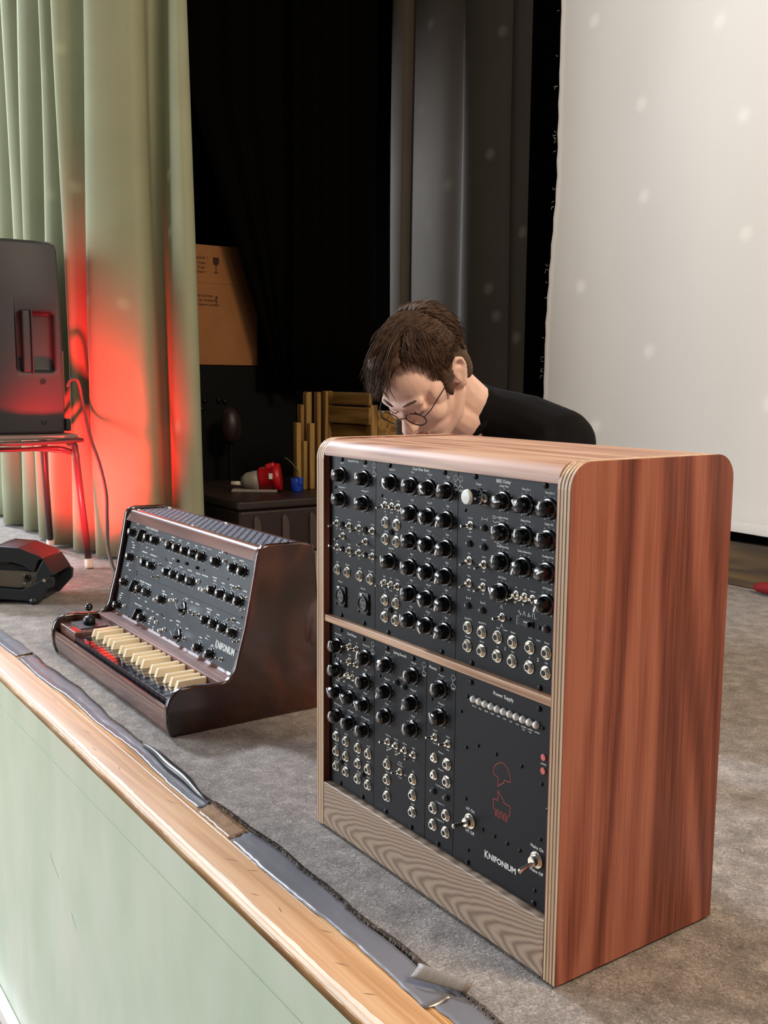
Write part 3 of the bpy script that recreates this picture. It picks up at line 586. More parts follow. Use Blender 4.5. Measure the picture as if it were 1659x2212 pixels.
for x, t in ((55.5, 'Mic In A'), (115.8, 'Mic In B')):
    a, b_ = m_.p(x, 369.5)
    c = MB().prism(rrect(-.013, .013, -.0155, .0155, .003, .003), -.0026, 0, 'y').build('microphone_socket', M['dark_plastic'], m_.t, False, .0006, 1, (a, 0, b_))
    MB().lathe([(.0115, .0026), (.0115, .0046), (.0098, .0050), (.0096, .0030)], 28).build('socket_ring', M['dark_plastic'], c, True)
    MB().lathe([(.0088, .0026), (.0088, .0034)], 24).build('socket_face', M['lamp_grey'], c)
    mb = MB()
    for q in (90, 210, 330): mb.lathe([(.0016, .0034), (.0016, .0037)], 10, Matrix.Translation((.0046*math.cos(math.radians(q)), 0, .0046*math.sin(math.radians(q)))))
    mb.build('contact_holes', M['hole'], c)
    MB().box(-.0068, -.0008, -.0044, -.0026, .0100, .0140).build('release_tab', M['steel'], c, False, .0008, 2)
    for q in ((-.0105, -.0125), (.0105, -.0125)): inst('screw', K_SSCREW, c, (q[0], -.0026, q[1]))
    m_.text(t, x - 4, 369.5 + 20.5, 2.3)
for x in (55, 115.4):
    m_.screw(x, 571); m_.screw(x, 340.5)
m_.screw(37.4, 529, True); m_.done(138.2, 561.5)
# --- Dual Filter Bank
m_ = Module('filter_bank_module', 'wide black module marked Dual Filter Bank with three columns of knobs', 142.5, 322.3, UB, UT)
m_.text('Dual Filter Bank', 245.5, 570.5, 3.8)
for i, z in enumerate((548, 511.5, 475.3, 439.5, 404.3, 368.7)):
    for x, t, a in ((227.5, 'Mod', (0, -20, -8, -16, 0, -20)[i]), (265, 'Freq ' + 'HML'[i % 3], (125, 152, 150, 148, 155, 152)[i]), (302.5, 'Gain', (0, -150, -148, -150, -150, -150)[i])): m_.knob(x, z, t, a, lz=17.6)
m_.knob(181.5, 548, 'Input Vol', 142, lz=17.6); m_.knob(180.5, 440.5, 'Input Vol', -15, lz=17.6)
for z in (515.7, 408): 
    for x, u, a, b_ in ((165, -.8, 'Band', 'Cut'), (180.7, 0, 'Hz', 'Notch'), (196, .2, 'Output', 'A')): m_.toggle(x, z, u, a, b_)
for z in (492.3, 384.3): m_.jack(167, z, 'In'); m_.jack(193.2, z, 'Mod')
for z in (469, 360.6): m_.jack(167, z, 'Out'); m_.jack(192.5, z, 'Out')
m_.lamp(180, 480.7); m_.lamp(179.7, 372.8)
for x in (175.5, 295): m_.screw(x, 571); m_.screw(x, 340.3)
m_.screw(157.4, 528.3, True); m_.done(317.6, 559.5)
# --- BBD Delay
m_ = Module('delay_module', 'black module marked BBD Delay with a white round Tempo button', 322.3, 503.1, UB, UT)
m_.text('BBD Delay', 405.5, 568.8, 4.0); m_.text('Tempo', 361, 562, 2.6)
for x, z, t, a in ((406.8, 546.2, 'Delay Time', 82), (444.3, 545.8, 'Time Div 1', -48), (482, 545.4, 'Time Div 2', 2), (406.7, 509, 'Delay Mode', -10), (444.5, 510, 'Delay Drive', 0), (482, 510.5, 'Delay Vol', -4), (407, 474.8, 'Delay Low-Pass', 2), (444, 474.3, 'Delay Distortion', -150), (481.8, 474, 'Feedback Vol', 62), (406.7, 438, 'LFO Time', -38), (482.3, 438.2, 'LFO Depth', -150)):
    m_.knob(x, z, t, a, lz=17.4)
a, b_ = m_.p(360.8, 547.5)
pb = MB().lathe([(.0105, 0), (.0105, .002), (.0096, .003), (.0096, .0165), (.0090, .0172)], 28).build('push_button', M['steel'], m_.t, False, 0, 1, (a, 0, b_)); smooth_ang(pb, 40)
smooth_ang(MB().lathe([(.0088, .0165), (.0088, .0195), (.0078, .0205), (.0, .0208)], 26).build('button_cap', M['lamp_white'], pb), 40)
m_.toggle(372.6, 546.3, 0, 'Manual', 'LFO/Ext'); m_.toggle(347, 510.2, 0, 'Dry Vol', 'Off'); m_.toggle(346.2, 466.6, -1, 'Duo', 'Dot'); m_.toggle(373.5, 466, -1, 'FB HP', 'Off'); m_.toggle(346.3, 438.8, -1, 'Master', 'Slave'); m_.toggle(373, 438.5, -1, 'Spill Over', 'Off')
for x, t in ((431.5, '1/4'), (446, 'Lin'), (459.5, 'Invert 2')): m_.toggle(x, 439.3, -1.2, t)
m_.toggle(408.6, 408.4, 0)
for x, z, t in ((373, 510.7, ''), (346.1, 488.1, 'Level 1'), (373, 487.5, 'Level 2'), (345.8, 410.8, '1'), (373, 410, '2'), (482.7, 410.1, '')):
    m_.lamp(x, z)
    if t: m_.text(t, x, z + 8.5, 2.0)
for x in (421.9, 471.3): m_.screw(x, 409, True)
def seg(pts, wd=.0005): ribbon(m_.txt, [m_.p(*q) for q in pts], wd)
for x in (373,): seg([(x-5, 521), (x+5, 521)]); seg([(x-5, 519), (x-5, 523)]); seg([(x+5, 519), (x+5, 523)])
for x, z in ((346, 420), (373, 419)): seg([(x-4, z), (x+4, z)]); seg([(x-4, z-1.6), (x-4, z+1.6)]); seg([(x+4, z-1.6), (x+4, z+1.6)])
seg([(388, 527), (392, 527), (392, 524), (388, 524), (388, 527)]); seg([(392, 525.5), (398, 526), (404, 522)]); seg([(388, 521), (392, 519), (397, 521), (401, 519)]); seg([(388, 514), (392, 516), (394, 514)]); seg([(389, 498), (394, 496), (400, 495), (408, 492)])
seg([(436, 420), (437.5, 423), (439.5, 417), (441, 420)]); seg([(444, 418), (446, 423), (448, 418)]); seg([(452, 418), (454, 423), (454, 418), (457, 420)]); seg([(460, 418), (460, 423), (463, 423), (463, 418), (466, 418)])
seg([(405, 419), (407, 423), (409, 418)]); seg([(406, 396), (408, 400), (410, 396)])
a, b_ = m_.p(448.5, 410.2)
sl_ = MB().box(-.0135, .0135, -.0012, 0, -.0042, .0042).build('slide_switch', M['dark_plastic'], m_.t, False, .0004, 1, (a, 0, b_))
MB().box(-.0115, .0115, -.0014, -.0010, -.0026, .0026).build('slot', M['hole'], sl_); MB().box(.0022, .0100, -.0062, -.0010, -.0030, .0030).build('slider', M['knob'], sl_, False, .0006, 2)
ribbon(m_.txt, [m_.p(*q) for q in ((434, 405), (434, 415.6), (438, 415.6))], .0004)
for z, ts in ((383, ('Speed CV 1', 'Speed CV 2', 'Send', 'Return', 'Send', 'Return')), (360, ('FB Level', 'Sync In', 'In', 'Out', 'In', 'Out'))):
    for x, t in zip((346.3, 373, 401.7, 428.1, 457.2, 484.2), ts): m_.jack(x, z, t)
m_.text('Insert', 415, 394, 2.0); m_.text('Insert', 470.7, 394, 2.0); m_.text('1', 415, 371.5, 4.2); m_.text('2', 470.7, 371.5, 4.2)
for x in (355, 475): m_.screw(x, 570.6); m_.screw(x, 340)
m_.screw(336.8, 528.1, True); m_.done(326.8, 559)
# --- Dual Phaser
m_ = Module('phaser_module', 'black module marked Dual Phaser with twelve jack sockets below the knobs', 20.4, 142, LB, LT)
m_.text('Dual Phaser', 83.5, 316.2, 3.6)
for x, z, t, a in ((46, 292.3, 'Phaser Vol A', 0), (121, 291.8, 'Phaser Vol B', 0), (45, 255.2, 'FB A', 0), (120, 255.8, 'FB B', 0), (45, 221.3, 'Pitch A', -42), (81, 221.4, 'LFO Time', -38), (119.2, 221.3, 'Pitch B', -40), (46, 184, 'Mod Amount A', 6), (81.1, 183.2, 'LFO Depth', 0), (119.4, 183.6, 'Mod Amount B', 0)): m_.knob(x, z, t, a, lz=17)
for x, z, t in ((78.3, 298.7, 'Dry'), (96.2, 298.1, 'On'), (77.2, 276.3, 'Stages'), (96.4, 275.6, '')): m_.toggle(x, z, .4, t)
m_.toggle(71.3, 253.2, -1, 'Sin'); m_.toggle(85.3, 252.7, -1, 'LFO')
for z, ts in ((150.6, ('In A', 'Mod A', 'In B', 'Mod B')), (127.3, ('Out A', 'Ret A', 'Out B', 'Ret B')), (103.7, ('CV A', 'Out A', 'CV B', 'Out B'))):
    for x, t in zip((41.5, 68.6, 101.3, 128.3), ts): m_.jack(x, z, t)
m_.lamp(55.5, 115); m_.lamp(114.5, 115.3)
for x in (54, 114.3): m_.screw(x, 317.4); m_.screw(x, 80.4)
m_.screw(35.7, 274.3, True); m_.done(137.6, 309)
# --- Spring Reverb
m_ = Module('reverb_module', 'black module marked Spring Reverb with two columns of three knobs', 142, 263.8, LB, LT)
m_.text('Spring Reverb', 203.5, 315.4, 3.7)
for x, z, t, a in ((174, 294, 'Drive A', 42), (235.3, 293.6, 'Drive B', 4), (173.5, 255.8, 'Return A', -152), (234.8, 256, 'Return B', -150), (173.5, 220.1, 'Dry A', 10), (234.9, 220.2, 'Dry B', 0)): m_.knob(x, z, t, a, lz=17.2)
m_.lamp(197.1, 275); m_.lamp(215, 273.3); m_.text('A  Clip  B', 206, 283, 2.0)
for x, t, u in ((177, 'Send Direct', .6), (196, 'Send Dry', -1), (216.4, 'High Pass', -1), (237, 'Bright', -1)): m_.toggle(x, 184, u, t, 'Off')
m_.toggle(206.5, 150, .4, 'Drive Mode', 'Triode'); m_.text('Normal', 206.5, 163, 1.9); m_.text('Hi-Fi', 219, 149, 1.9)
for z, a, b_ in ((151, 'In A', ''), (128.4, 'Out A', 'In B'), (103.8, 'Out A', 'Out B')): m_.jack(176.1, z, a)
for z, b_ in ((149.3, 'In B'), (126.8, 'Out B'), (103, 'Out B')): m_.jack(236.4, z, b_)
for x in (173.6, 234.3): m_.screw(x, 317.2); m_.screw(x, 80.2)
m_.screw(156.4, 273.7, True); m_.done(258, 308)
# --- Phones
m_ = Module('headphone_module', 'narrow black module marked Phones with two knobs', 263.8, 324, LB, LT)
m_.text('Phones', 277, 314.6, 3.8)
m_.knob(295.3, 291.5, 'Phones 1', 0, lz=17.4); m_.knob(295.6, 253.8, 'Phones 2', -32, lz=17.4)
m_.toggle(283.4, 223.3, .5, 'Input A', 'Input B'); m_.toggle(310.6, 222.7, .5, 'Stereo', 'Mono')
for z in (195.1, 171.6):
    a, b_ = m_.p(283.2, z); k = put('small_jack_socket', K_JACK, m_.t, a, b_); k.scale = (.82, 1, .82); inst('hole', K_JHOLE, k).scale = (.6, 1, .6)
    m_.jack(309.8, z)
m_.text('Phones 1', 297, 206, 2.2); m_.text('Phones 2', 297, 183, 2.2); m_.text('L  Input Level  R', 296, 160, 2.1); m_.text('L   Input A   R', 296, 137, 2.1); m_.text('L   Input B   R', 296, 113.8, 2.1)
m_.lamp(282.3, 149.3); m_.lamp(309.3, 149.6)
for z in (125.7, 102.5): m_.jack(282.3, z); m_.jack(309.5, z)
m_.screw(294, 317); m_.screw(293.9, 80.2); m_.screw(275.8, 272.7, True); m_.done(319.4, 306)
# --- Power Supply
m_ = Module('power_supply_module', 'black module marked Power Supply with a row of white lamps and red line logo', 324, 503.1, LB, LT)
m_.text('Power Supply', 414, 313, 4.6)
labs = ('HT On', 'Heat', '+250V', '+150V', '-150V', '+15V', '-15V', '+12V', '6.3VDC', '6.3VDC', '6.3VAC')
for i in range(11):
    x = 360.6 + 11.15*i; a, b_ = m_.p(x, 295.5); put('indicator_lamp', K_WLED, m_.t, a, b_); m_.text(labs[i], x + .6, 286.5, 1.9, .006)
    if i in (8, 9): m_.text('Osc', x + .6, 283.4, 1.9, .006)
for x, z in ((347.8, 295.5), (481.7, 294.6), (336.2, 273.2), (347.7, 229.4), (370.2, 238.8), (403.8, 238.7), (448.5, 238.3), (482.5, 228.2), (348.3, 162.2), (382, 134.4), (404.3, 134.6), (427.3, 134.6), (449.4, 134.6), (483.3, 161.7), (493, 201.4), (355.1, 96.8), (476.3, 96.5)): m_.screw(x, z, True)
for x in (354.7, 475.2): m_.screw(x, 315.4); m_.screw(x, 80.4)
for z in (260.9, 244.9): a, b_ = m_.p(484.7, z); put('red_test_socket', K_RED, m_.t, a, b_)
m_.text('6.3VAC', 484.7, 252.8, 2.0, .006)
for x, z, u, n1, n2 in ((357.6, 136.2, 0, 'HT On', 'HT Off'), (478.1, 135.1, -1.1, 'Mains On', 'Mains Off')):
    a, b_ = m_.p(x, z); k = put('mains_switch', K_BTOG, m_.t, a, b_); inst('lever', K_BLEV, k, None, (math.radians(-13*u), 0, 0)); m_.text(n1, x, z + 14.5, 3.9, .006); m_.text(n2, x, z - 14.5, 3.9, .006)
rl = MB()
for L_ in (LOGO1, LOGO2): ribbon(rl, [m_.p(*q) for q in L_], .00075)
rl.build('line_logo', M['red_print'], m_.t)
kl = MB(); (a, b_), (c_, d_) = m_.p(386.8, 100.6), m_.p(393.9, 110.6); fit_text(kl, 'K', a, c_, b_, d_); (a, b_), (c_, d_) = m_.p(394.5, 101.6), m_.p(443.5, 109.6); fit_text(kl, 'NIFONIUM', a, c_, b_, d_, bold=.03)
tag(kl.build('brand_lettering', M['white'], m_.t), kind='stuff'); m_.done()
#PART4
# ------------------------------------------------------------------ keyboard synthesizer
KX0, KX1 = -1.215, -.471; KC = (KX0 + KX1)/2
syn = thing('keyboard_synthesizer', 'lacquered walnut keyboard synthesizer with cream sharps and dark keys', 'synthesizer', (KC, .12, 0)); KL = (-KC, -.12, 0)
prof = [(-.044, .0), (-.050, .02), (-.0525, .036), (-.0515, .058), (-.045, .076), (-.034, .0885), (-.018, .0945), (.005, .0950), (.035, .0920), (.062, .0905), (.078, .0935), (.089, .102), (.096, .116), (.1025, .142), (.1165, .192), (.130, .256), (.140, .307), (.1455, .338), (.150, .349), (.158, .3555), (.170, .3585), (.244, .3570), (.262, .3535), (.274, .345), (.280, .332), (.290, .15), (.290, 0)]
for (a, b_) in ((KX1 - .016, KX1), (KX0, KX0 + .016)):
    o = MB().prism(prof, a, b_, 'x').build('side_panel', M['lacquer'], syn, False, 0, 1, KL); bv = o.modifiers.new('b', 'BEVEL'); bv.width = .0045; bv.segments = 4; bv.limit_method = 'ANGLE'; bv.angle_limit = math.radians(60)
    smooth_ang(o, 35)
X0, X1 = KX0 + .0162, KX1 - .0162
fr = [(-.0405, .002), (-.0465, .02), (-.0485, .036), (-.0475, .050), (-.0455, .0555), (-.0415, .0560), (-.0385, .0540), (-.037, .002)]
o = MB().prism(fr, X0, X1, 'x').build('front_rail', M['lacquer_rail'], syn, False, 0, 1, KL); smooth_ang(o, 35)
MB().box(X0, X1, -.0368, .285, .003, .012).build('base_board', M['lacquer_rail'], syn, False, 0, 1, KL)
MB().box(X0, X1, .270, .284, .012, .345).build('back_board', M['lacquer_rail'], syn, False, 0, 1, KL)
# keys
NP = .02614; NX = -1.0755
key_w = NP - .0014
MB().box(NX - .002, NX + 22*NP + .002, -.0365, .10, .012, .050).build('key_bed', M['hole'], syn, False, 0, 1, KL)
for i in range(22):
    x = NX + i*NP
    o = MB().box(-key_w/2, key_w/2, -.034, .072, .052, .0665).build('natural_key', M['key_dark'], syn, False, .0012, 2, (x + NP/2 - KC, -.12, 0))
me = MB().add([(-.0068, -.0015, .0665), (.0068, -.0015, .0665), (.0068, .066, .0665), (-.0068, .066, .0665), (-.0055, .0055, .0850), (.0055, .0055, .0850), (.0055, .066, .0850), (-.0055, .066, .0850)],
              [(0, 3, 2, 1), (4, 5, 6, 7), (0, 1, 5, 4), (1, 2, 6, 5), (2, 3, 7, 6), (3, 0, 4, 7)]).mesh('sharp_key', M['key_cream'])
for oc in range(3):
    for j, q in enumerate((.93, 2.07, 3.90, 5.0, 6.10)):
        o = inst('sharp_key', me, syn, (NX + (oc*7 + q)*NP - KC, -.12, 0)); bev(o, .0014, 2)
# sloping wood strip behind the keys
o = MB().prism([(.0665, .060), (.0665, .088), (.100, .0905), (.118, .1005), (.118, .060)], X0, X1, 'x').build('key_back_strip', M['key_strip'], syn, False, .001, 2, KL)
# left cheek block with joystick
MB().box(X0, NX - .0025, -.034, .080, .012, .0765).build('cheek_block', M['lacquer_rail'], syn, False, .002, 2, KL)
jp = MB().box(-.042, .042, -.034, .034, 0, .0022).build('joystick_plate', M['dark_plastic'], syn, False, .0006, 1, (-1.140 - KC, .022 - .12, .0765))
MB().lathe([(.015, .0022), (.015, .012), (.013, .018), (.006, .022)], 20, axis='z').build('joystick_boot', M['dark_plastic'], jp, True)
MB().lathe([(.0022, .018), (.0022, .036)], 10, axis='z').build('joystick_stem', M['steel'], jp)
MB().ball((0, 0, .044), .0098, 20, 12).build('joystick_ball', M['knob'], jp, True)
for q in ((-.038, -.030), (.038, -.030), (-.038, .030), (.038, .030)): MB().lathe([(.0018, .0022), (.0012, .0032)], 10, axis='z', mat=Matrix.Translation((q[0], q[1], 0))).build('screw', M['nickel'], jp)
MB().box(NX + 22*NP + .0025, X1, -.034, .080, .012, .0705).build('cheek_block', M['lacquer_rail'], syn, False, .002, 2, KL)
rp = MB().ball((0, 0, .006), (.013, .013, .008), 16, 8).build('output_knob', M['knob'], syn, True, 0, 1, (-.5005 + .002 - KC, -.008 - .12, .0705))
for k in range(4): MB().lathe([(.003, 0), (.003, .006), (.0016, .0075)], 12, axis='z').build('cheek_stud', M['nickel'], syn, False, 0, 1, (-.4985 - KC, .012 + .018*k - .12, .0705))
# top: rail, grille
o = MB().prism([(.1460, .3245), (.1530, .3405), (.1580, .3480), (.1640, .3505), (.1700, .3510), (.1700, .336), (.158, .318)], X0, X1, 'x').build('top_rail', M['lacquer_rail'], syn, False, 0, 1, KL); smooth_ang(o, 50)
MB().box(X0, X1, .1702, .262, .3475, .3495).build('grille_plate', M['grille_dark'], syn, False, 0, 1, KL)
MB().prism([(.262, .330), (.262, .3505), (.272, .3480), (.278, .340), (.282, .330)], X0, X1, 'x').build('rear_rail', M['lacquer_rail'], syn, False, 0, 1, KL)
mb = MB(); nx_ = 25
for j in range(9):
    y = .1752 + j*.0098
    for i in range(nx_):
        x = X0 + .008 + (X1 - X0 - .016)*(i + (.5 if j % 2 else 0))/nx_; mb.box(x - .0085, x + .0085, y - .0016, y + .0016, .3495, .3506)
tag(mb.build('grille_mesh', M['grille_metal'], syn, False, 0, 1, KL), kind='stuff')
for x in (X0 + .02, KC, X1 - .02):
    for y in (.174, .258): MB().lathe([(.004, .3495), (.003, .3525)], 12, axis='z', mat=Matrix.Translation((x, y, 0))).build('grille_screw', M['nickel'], syn, False, 0, 1, KL)
# tilted control panel
n_ = Vector((0, -.9763, .2164)); v_ = Vector((0, .2164, .9763)); e_ = Vector((KC, .117, .2)); p0 = e_ - n_*.012
PM = Matrix.Identity(4)
for i, c in enumerate((Vector((1, 0, 0)), -n_, v_)):
    for r_ in range(3): PM[r_][i] = c[r_]
PROT = PM.to_3x3().to_euler(); PM.translation = p0 - Vector((KC, .12, 0))
def panel_at(u, v): return PM @ Vector((u/1000, 0, v/1000))
hw = (X1 - X0)/2 - .0005
def plate(name, u0, u1, v0, v1, mat):
    o = MB().box(u0, u1, 0, .003, v0, v1).build(name, mat, syn); o.location = PM.translation; o.rotation_euler = PROT; return o
plate('upper_panel', -.262, hw, .0065, .1345, M['panel_kn']); plate('lower_panel', -.262, hw, -.1105, .0060, M['panel_kn'])
plate('left_panel', -hw, -.2625, -.1105, .1345, M['panel'])
ctrl = []
def pk(u, v, ang=0, sc=1.0):
    k = inst('knob', K_KNOB, syn, panel_at(u, v)); k.rotation_euler = (PM.to_3x3() @ Matrix.Rotation(math.radians(ang), 3, 'Y')).to_euler(); k.scale = (sc, 1, sc); inst('pointer_line', K_PTR, k)
K_CH = MB().lathe([(.0165, 0), (.0165, .002), (.0145, .0035), (.012, .0042)], 24).add([(-.0045, -.003, -.013), (.0045, -.003, -.013), (.0015, -.003, .0185), (-.0015, -.003, .0185), (-.004, -.0155, -.012), (.004, -.0155, -.012), (.0012, -.0135, .0170), (-.0012, -.0135, .0170)], [(0, 1, 2, 3), (7, 6, 5, 4), (0, 4, 5, 1), (1, 5, 6, 2), (2, 6, 7, 3), (3, 7, 4, 0)]).mesh('selector_knob', M['knob'])
K_CHP = MB().add([(-.0006, -.0159, -.006), (.0006, -.0159, -.006), (.0006, -.0140, .0165), (-.0006, -.0140, .0165)], [(0, 1, 2, 3)]).mesh('pointer_line', M['white'])
tx = MB()
def pch(u, v, ang):
    k = inst('selector_knob', K_CH, syn, panel_at(u, v)); k.rotation_euler = (PM.to_3x3() @ Matrix.Rotation(math.radians(ang), 3, 'Y')).to_euler(); inst('pointer_line', K_CHP, k)
def ticks(u, v, r_=15.5, n=11):
    for i in range(n):
        a = math.radians(-150 + 300*i/(n - 1)); x, z = u + r_*math.sin(a), v + r_*math.cos(a); ribbon(tx, [(x/1000 - .0007, z/1000), (x/1000 + .0007, z/1000)], .0017, -.0003)
rows = [(100, [(-316, 0), (-209.6, 0), (-166, 0), (-74.4, 20), (-31.6, 10), (14.9, 0), (60, 0), (102, 150), (175.4, 0), (257.9, 140), (302.4, 150)]),
        (39, [(-300.8, 0), (-201.1, 0), (-159.4, 0), (-63.5, 10), (-21.8, 20), (22.8, 15), (70.7, 0), (183.3, 0), (225.3, 10), (267.7, 150), (310.2, 150)]),
        (-27, [(-310.2, 20), (-201.6, 20), (-158.9, 20), (-65.2, 20), (179.1, 20), (220.3, 20), (262.7, 150), (306.8, 10)]),
        (-90, [(-325.7, 20), (-156.3, 20), (165.9, 150), (225.9, 180)])]
for v, us in rows:
    for u, a in us: pk(u, v, a); ticks(u, v)
for u, v, a in ((-254.9, 98, 20), (-242.8, -28, 25), (51.4, -25, -70), (-188, -89, 25), (50.3, -87, -70)): pch(u, v, a); ticks(u, v, 20, 8)
for u, v, d in ((-228.6, 48, 0), (-116.3, 47.5, -.5), (-121, 18, -.6), (291, 63.7, -.6), (341.3, 50.9, -.6), (344.5, 27.5, -.8), (296.6, -2.9, 0), (341.6, -14.4, 0), (336.9, -39.4, -.4), (88.8, -26, 0), (112.6, -25.2, 0), (133.5, -26, 0), (86.7, -88.5, 0), (275.7, -90.6, 1)):
    k = inst('toggle_switch', K_TOG, syn, panel_at(u, v)); k.rotation_euler = PROT; inst('lever', K_LEV, k, None, (math.radians(-13*d), 0, 0))
K_BTN = MB().lathe([(.0052, 0), (.0052, .0012), (.0040, .0014), (.0040, .006), (.0034, .0068)], 14).mesh('push_button', M['lamp_white'])
for u, v in ((204.8, 125.8), (212.7, 107), (123.8, 31.7), (140.8, 31.9), (105.9, 45.5), (-282.1, -84.3), (-98.8, -78.9), (-73.1, -83.4), (-46.7, -98.1), (-22.4, -90.3), (-17, -20.4), (6.7, -16), (-104.9, -34.7), (-127.7, 107.1)):
    k = inst('push_button', K_BTN, syn, panel_at(u, v)); k.rotation_euler = PROT
K_SLS = MB().box(-.010, .010, -.001, 0, -.004, .004).box(-.003, .005, -.005, -.001, -.003, .003).mesh('slide_switch', M['knob'])
for u, v in ((-23, 71.9), (27, 73.5), (84.1, 72.9)): k = inst('slide_switch', K_SLS, syn, panel_at(u, v)); k.rotation_euler = PROT
for u, v in ((-248, 128), (-120, 130), (0, 130), (150, 130), (330, 128), (-248, 10), (330, 10), (-248, 2), (-248, -104), (330, -104), (200, -62), (120, 73), (-95, 68), (-90, 66), (-85, 64), (240, 74), (-60, -60), (-52, -62), (-44, -64), (330, -60)): k = inst('screw', K_SSCREW, syn, panel_at(u, v)); k.rotation_euler = PROT
# lettering: legible words, and small unreadable legends as word-length dashes
rnd = random.Random(12)
def dash(u, v, l, h=2.6):
    x = u - l/2
    while x < u + l/2:
        wd = min(rnd.uniform(1.4, 2.6), u + l/2 - x); 
        if wd > .6: ribbon(tx, [(x/1000, v/1000), ((x + wd)/1000, v/1000)], h/1000*rnd.uniform(.7, 1), -.0003)
        x += wd + .7
for u, v, l in ((-232, 123, 20), (-205, 123, 18), (-180, 123, 24), (-72, 121, 18), (-70, 114, 10), (-30, 119, 12), (16, 119, 10), (60, 119, 10), (245, 119, 14), (285, 119, 18), (256, 112, 9), (180, 121, 10), (-215, 76, 10), (-180, 76, 10), (-222, 63, 30), (-165, 63, 40), (-60, 61, 14), (-50, 73, 8), (0, 61, 16), (50, 61, 22), (95, 61, 20), (130, 62, 30), (178, 66, 18), (182, 60, 12), (222, 61, 12), (262, 64, 18), (322, 62, 16), (350, 60, 10),
                (-205, -8, 30), (-165, -8, 36), (-70, -8, 14), (-60, -14, 20), (-20, -6, 8), (60, -2, 14), (90, -4, 8), (120, -3, 18), (180, -3, 26), (180, -9, 12), (225, -6, 12), (290, -4, 14), (318, -4, 14), (-205, -50, 10), (-160, -50, 10), (-215, -66, 20), (-190, -66, 18), (-140, -64, 14), (-110, -64, 10), (-80, -66, 12), (-40, -66, 10), (0, -64, 12), (40, -58, 20), (40, -66, 10), (90, -64, 10), (165, -68, 10), (195, -64, 16), (225, -72, 8), (-200, -108, 12), (-300, 70, 12), (-300, 64, 14), (-310, 76, 10), (-296, 6, 14), (-300, 125, 12), (-316, 20, 12), (-318, 14, 16), (-318, -58, 14), (-325, -64, 16), (-325, -70, 12), (-118, -90, 8), (-118, -96, 8), (-118, -84, 8), (-90, -98, 7), (-90, -104, 7)): dash(u, v, l)
put_text(tx, 'Ring Mod', .098, .1215, .0052, -.0003); put_text(tx, 'Generator', .128, .1215, .0052, -.0003); put_text(tx, 'Output', .199, -.0575, .0055, -.0003); put_text(tx, 'Power', .2757, -.108, .0052, -.0003)
fit_text(tx, 'K', .2385, .2485, -.0740, -.0560); fit_text(tx, 'NIFONIUM', .2495, .3260, -.0725, -.0575, bold=.03)
o = tx.build('lettering', M['white'], syn); o.location = PM.translation; o.rotation_euler = PROT
tag(o, kind='stuff')

# ------------------------------------------------------------------ speaker on its chair
CHX, CHY = -2.56, .185
ch = thing('chair', 'tubular metal chair carrying the loudspeaker, pale rubber feet', 'chair', (CHX, CHY, 0))
seat = [(-.23*1.0, -.20), (.20, -.21), (.235, -.17), (.235, .15), (.20, .215), (-.22, .215), (-.24, .16), (-.245, -.16)]
o = MB().prism([(p[0], p[1]) for p in seat], .468, .484, 'z').build('seat', M['chair_seat'], ch, False, .006, 3)
MB().tube(catmull([(.225, -.215, .462), (.245, 0, .458), (.225, .20, .462), (.15, .225, .462), (-.2, .225, .462), (-.24, .18, .462), (-.24, -.2, .462)], 6), .0085, 10).build('seat_frame', M['chair_metal'], ch, True)
MB().tube(catmull([(.20, -.2, .438), (.205, 0, .434), (.20, .14, .436), (.235, .20, .412)], 5), .0075, 8).build('under_rail', M['chair_metal'], ch, True)
MB().tube(catmull([(.17, -.2, .440), (.175, .05, .432), (.20, .17, .420), (.236, .202, .405)], 5), .0065, 8).build('under_rail', M['chair_metal'], ch, True)
for (a, b_) in (((.228, .190, .455), (.29, .209, .030)), ((-.20, .20, .455), (-.216, .22, .030)), ((.228, -.19, .455), (.285, -.215, .030)), ((-.21, -.19, .455), (-.25, -.21, .030))):
    A = Vector(a); B = Vector(b_); d = (B - A).normalized(); lg = MB().tube([A + Vector((-.03, -.01, .0)), A + d*.012, A + d*.06, B], .0125, 12).build('leg', M['chair_metal'], ch, True)
    MB().tube([B - d*.006, B + d*.020, Vector((B.x + d.x*.03, B.y + d.y*.03, .002))], [.0150, .0155, .0152], 14).build('rubber_foot', M['rubber'], lg, True)
MB().tube([(-.24, -.2, .46), (-.26, -.22, .62), (-.27, -.22, .80), (-.27, 0, .83), (-.27, .2, .80), (-.26, .21, .62), (-.24, .2, .46)], .010, 10).build('back_frame', M['chair_metal'], ch, True)
SX, SY, SZ = -2.60, .19, .4845
sp = thing('loudspeaker', 'black plastic loudspeaker with side handle standing on the chair', 'speaker', (SX, SY, SZ))
plan = [(.195, .178), (.200, .10), (.197, .012), (.150, -.19), (-.150, -.19), (-.20, .012), (-.20, .178)]
def body_z(top, y): return top - .0*(y)
mb = MB(); n = len(plan); vs = []; lev = [(.0, .985), (.012, 1.0), (.20, 1.0), (.50, .985), (.655, .955), (.675, .93), (.686, .86)]
for z, s_ in lev:
    for x, y in plan: vs.append((x*s_ , y*s_, z))
fs = [(j*n+i, j*n+(i+1) % n, (j+1)*n+(i+1) % n, (j+1)*n+i) for j in range(len(lev)-1) for i in range(n)] + [tuple(reversed(range(n))), tuple(range((len(lev)-1)*n, len(lev)*n))]
sb = mb.add(vs, fs).build('cabinet_shell', M['speaker'], sp)
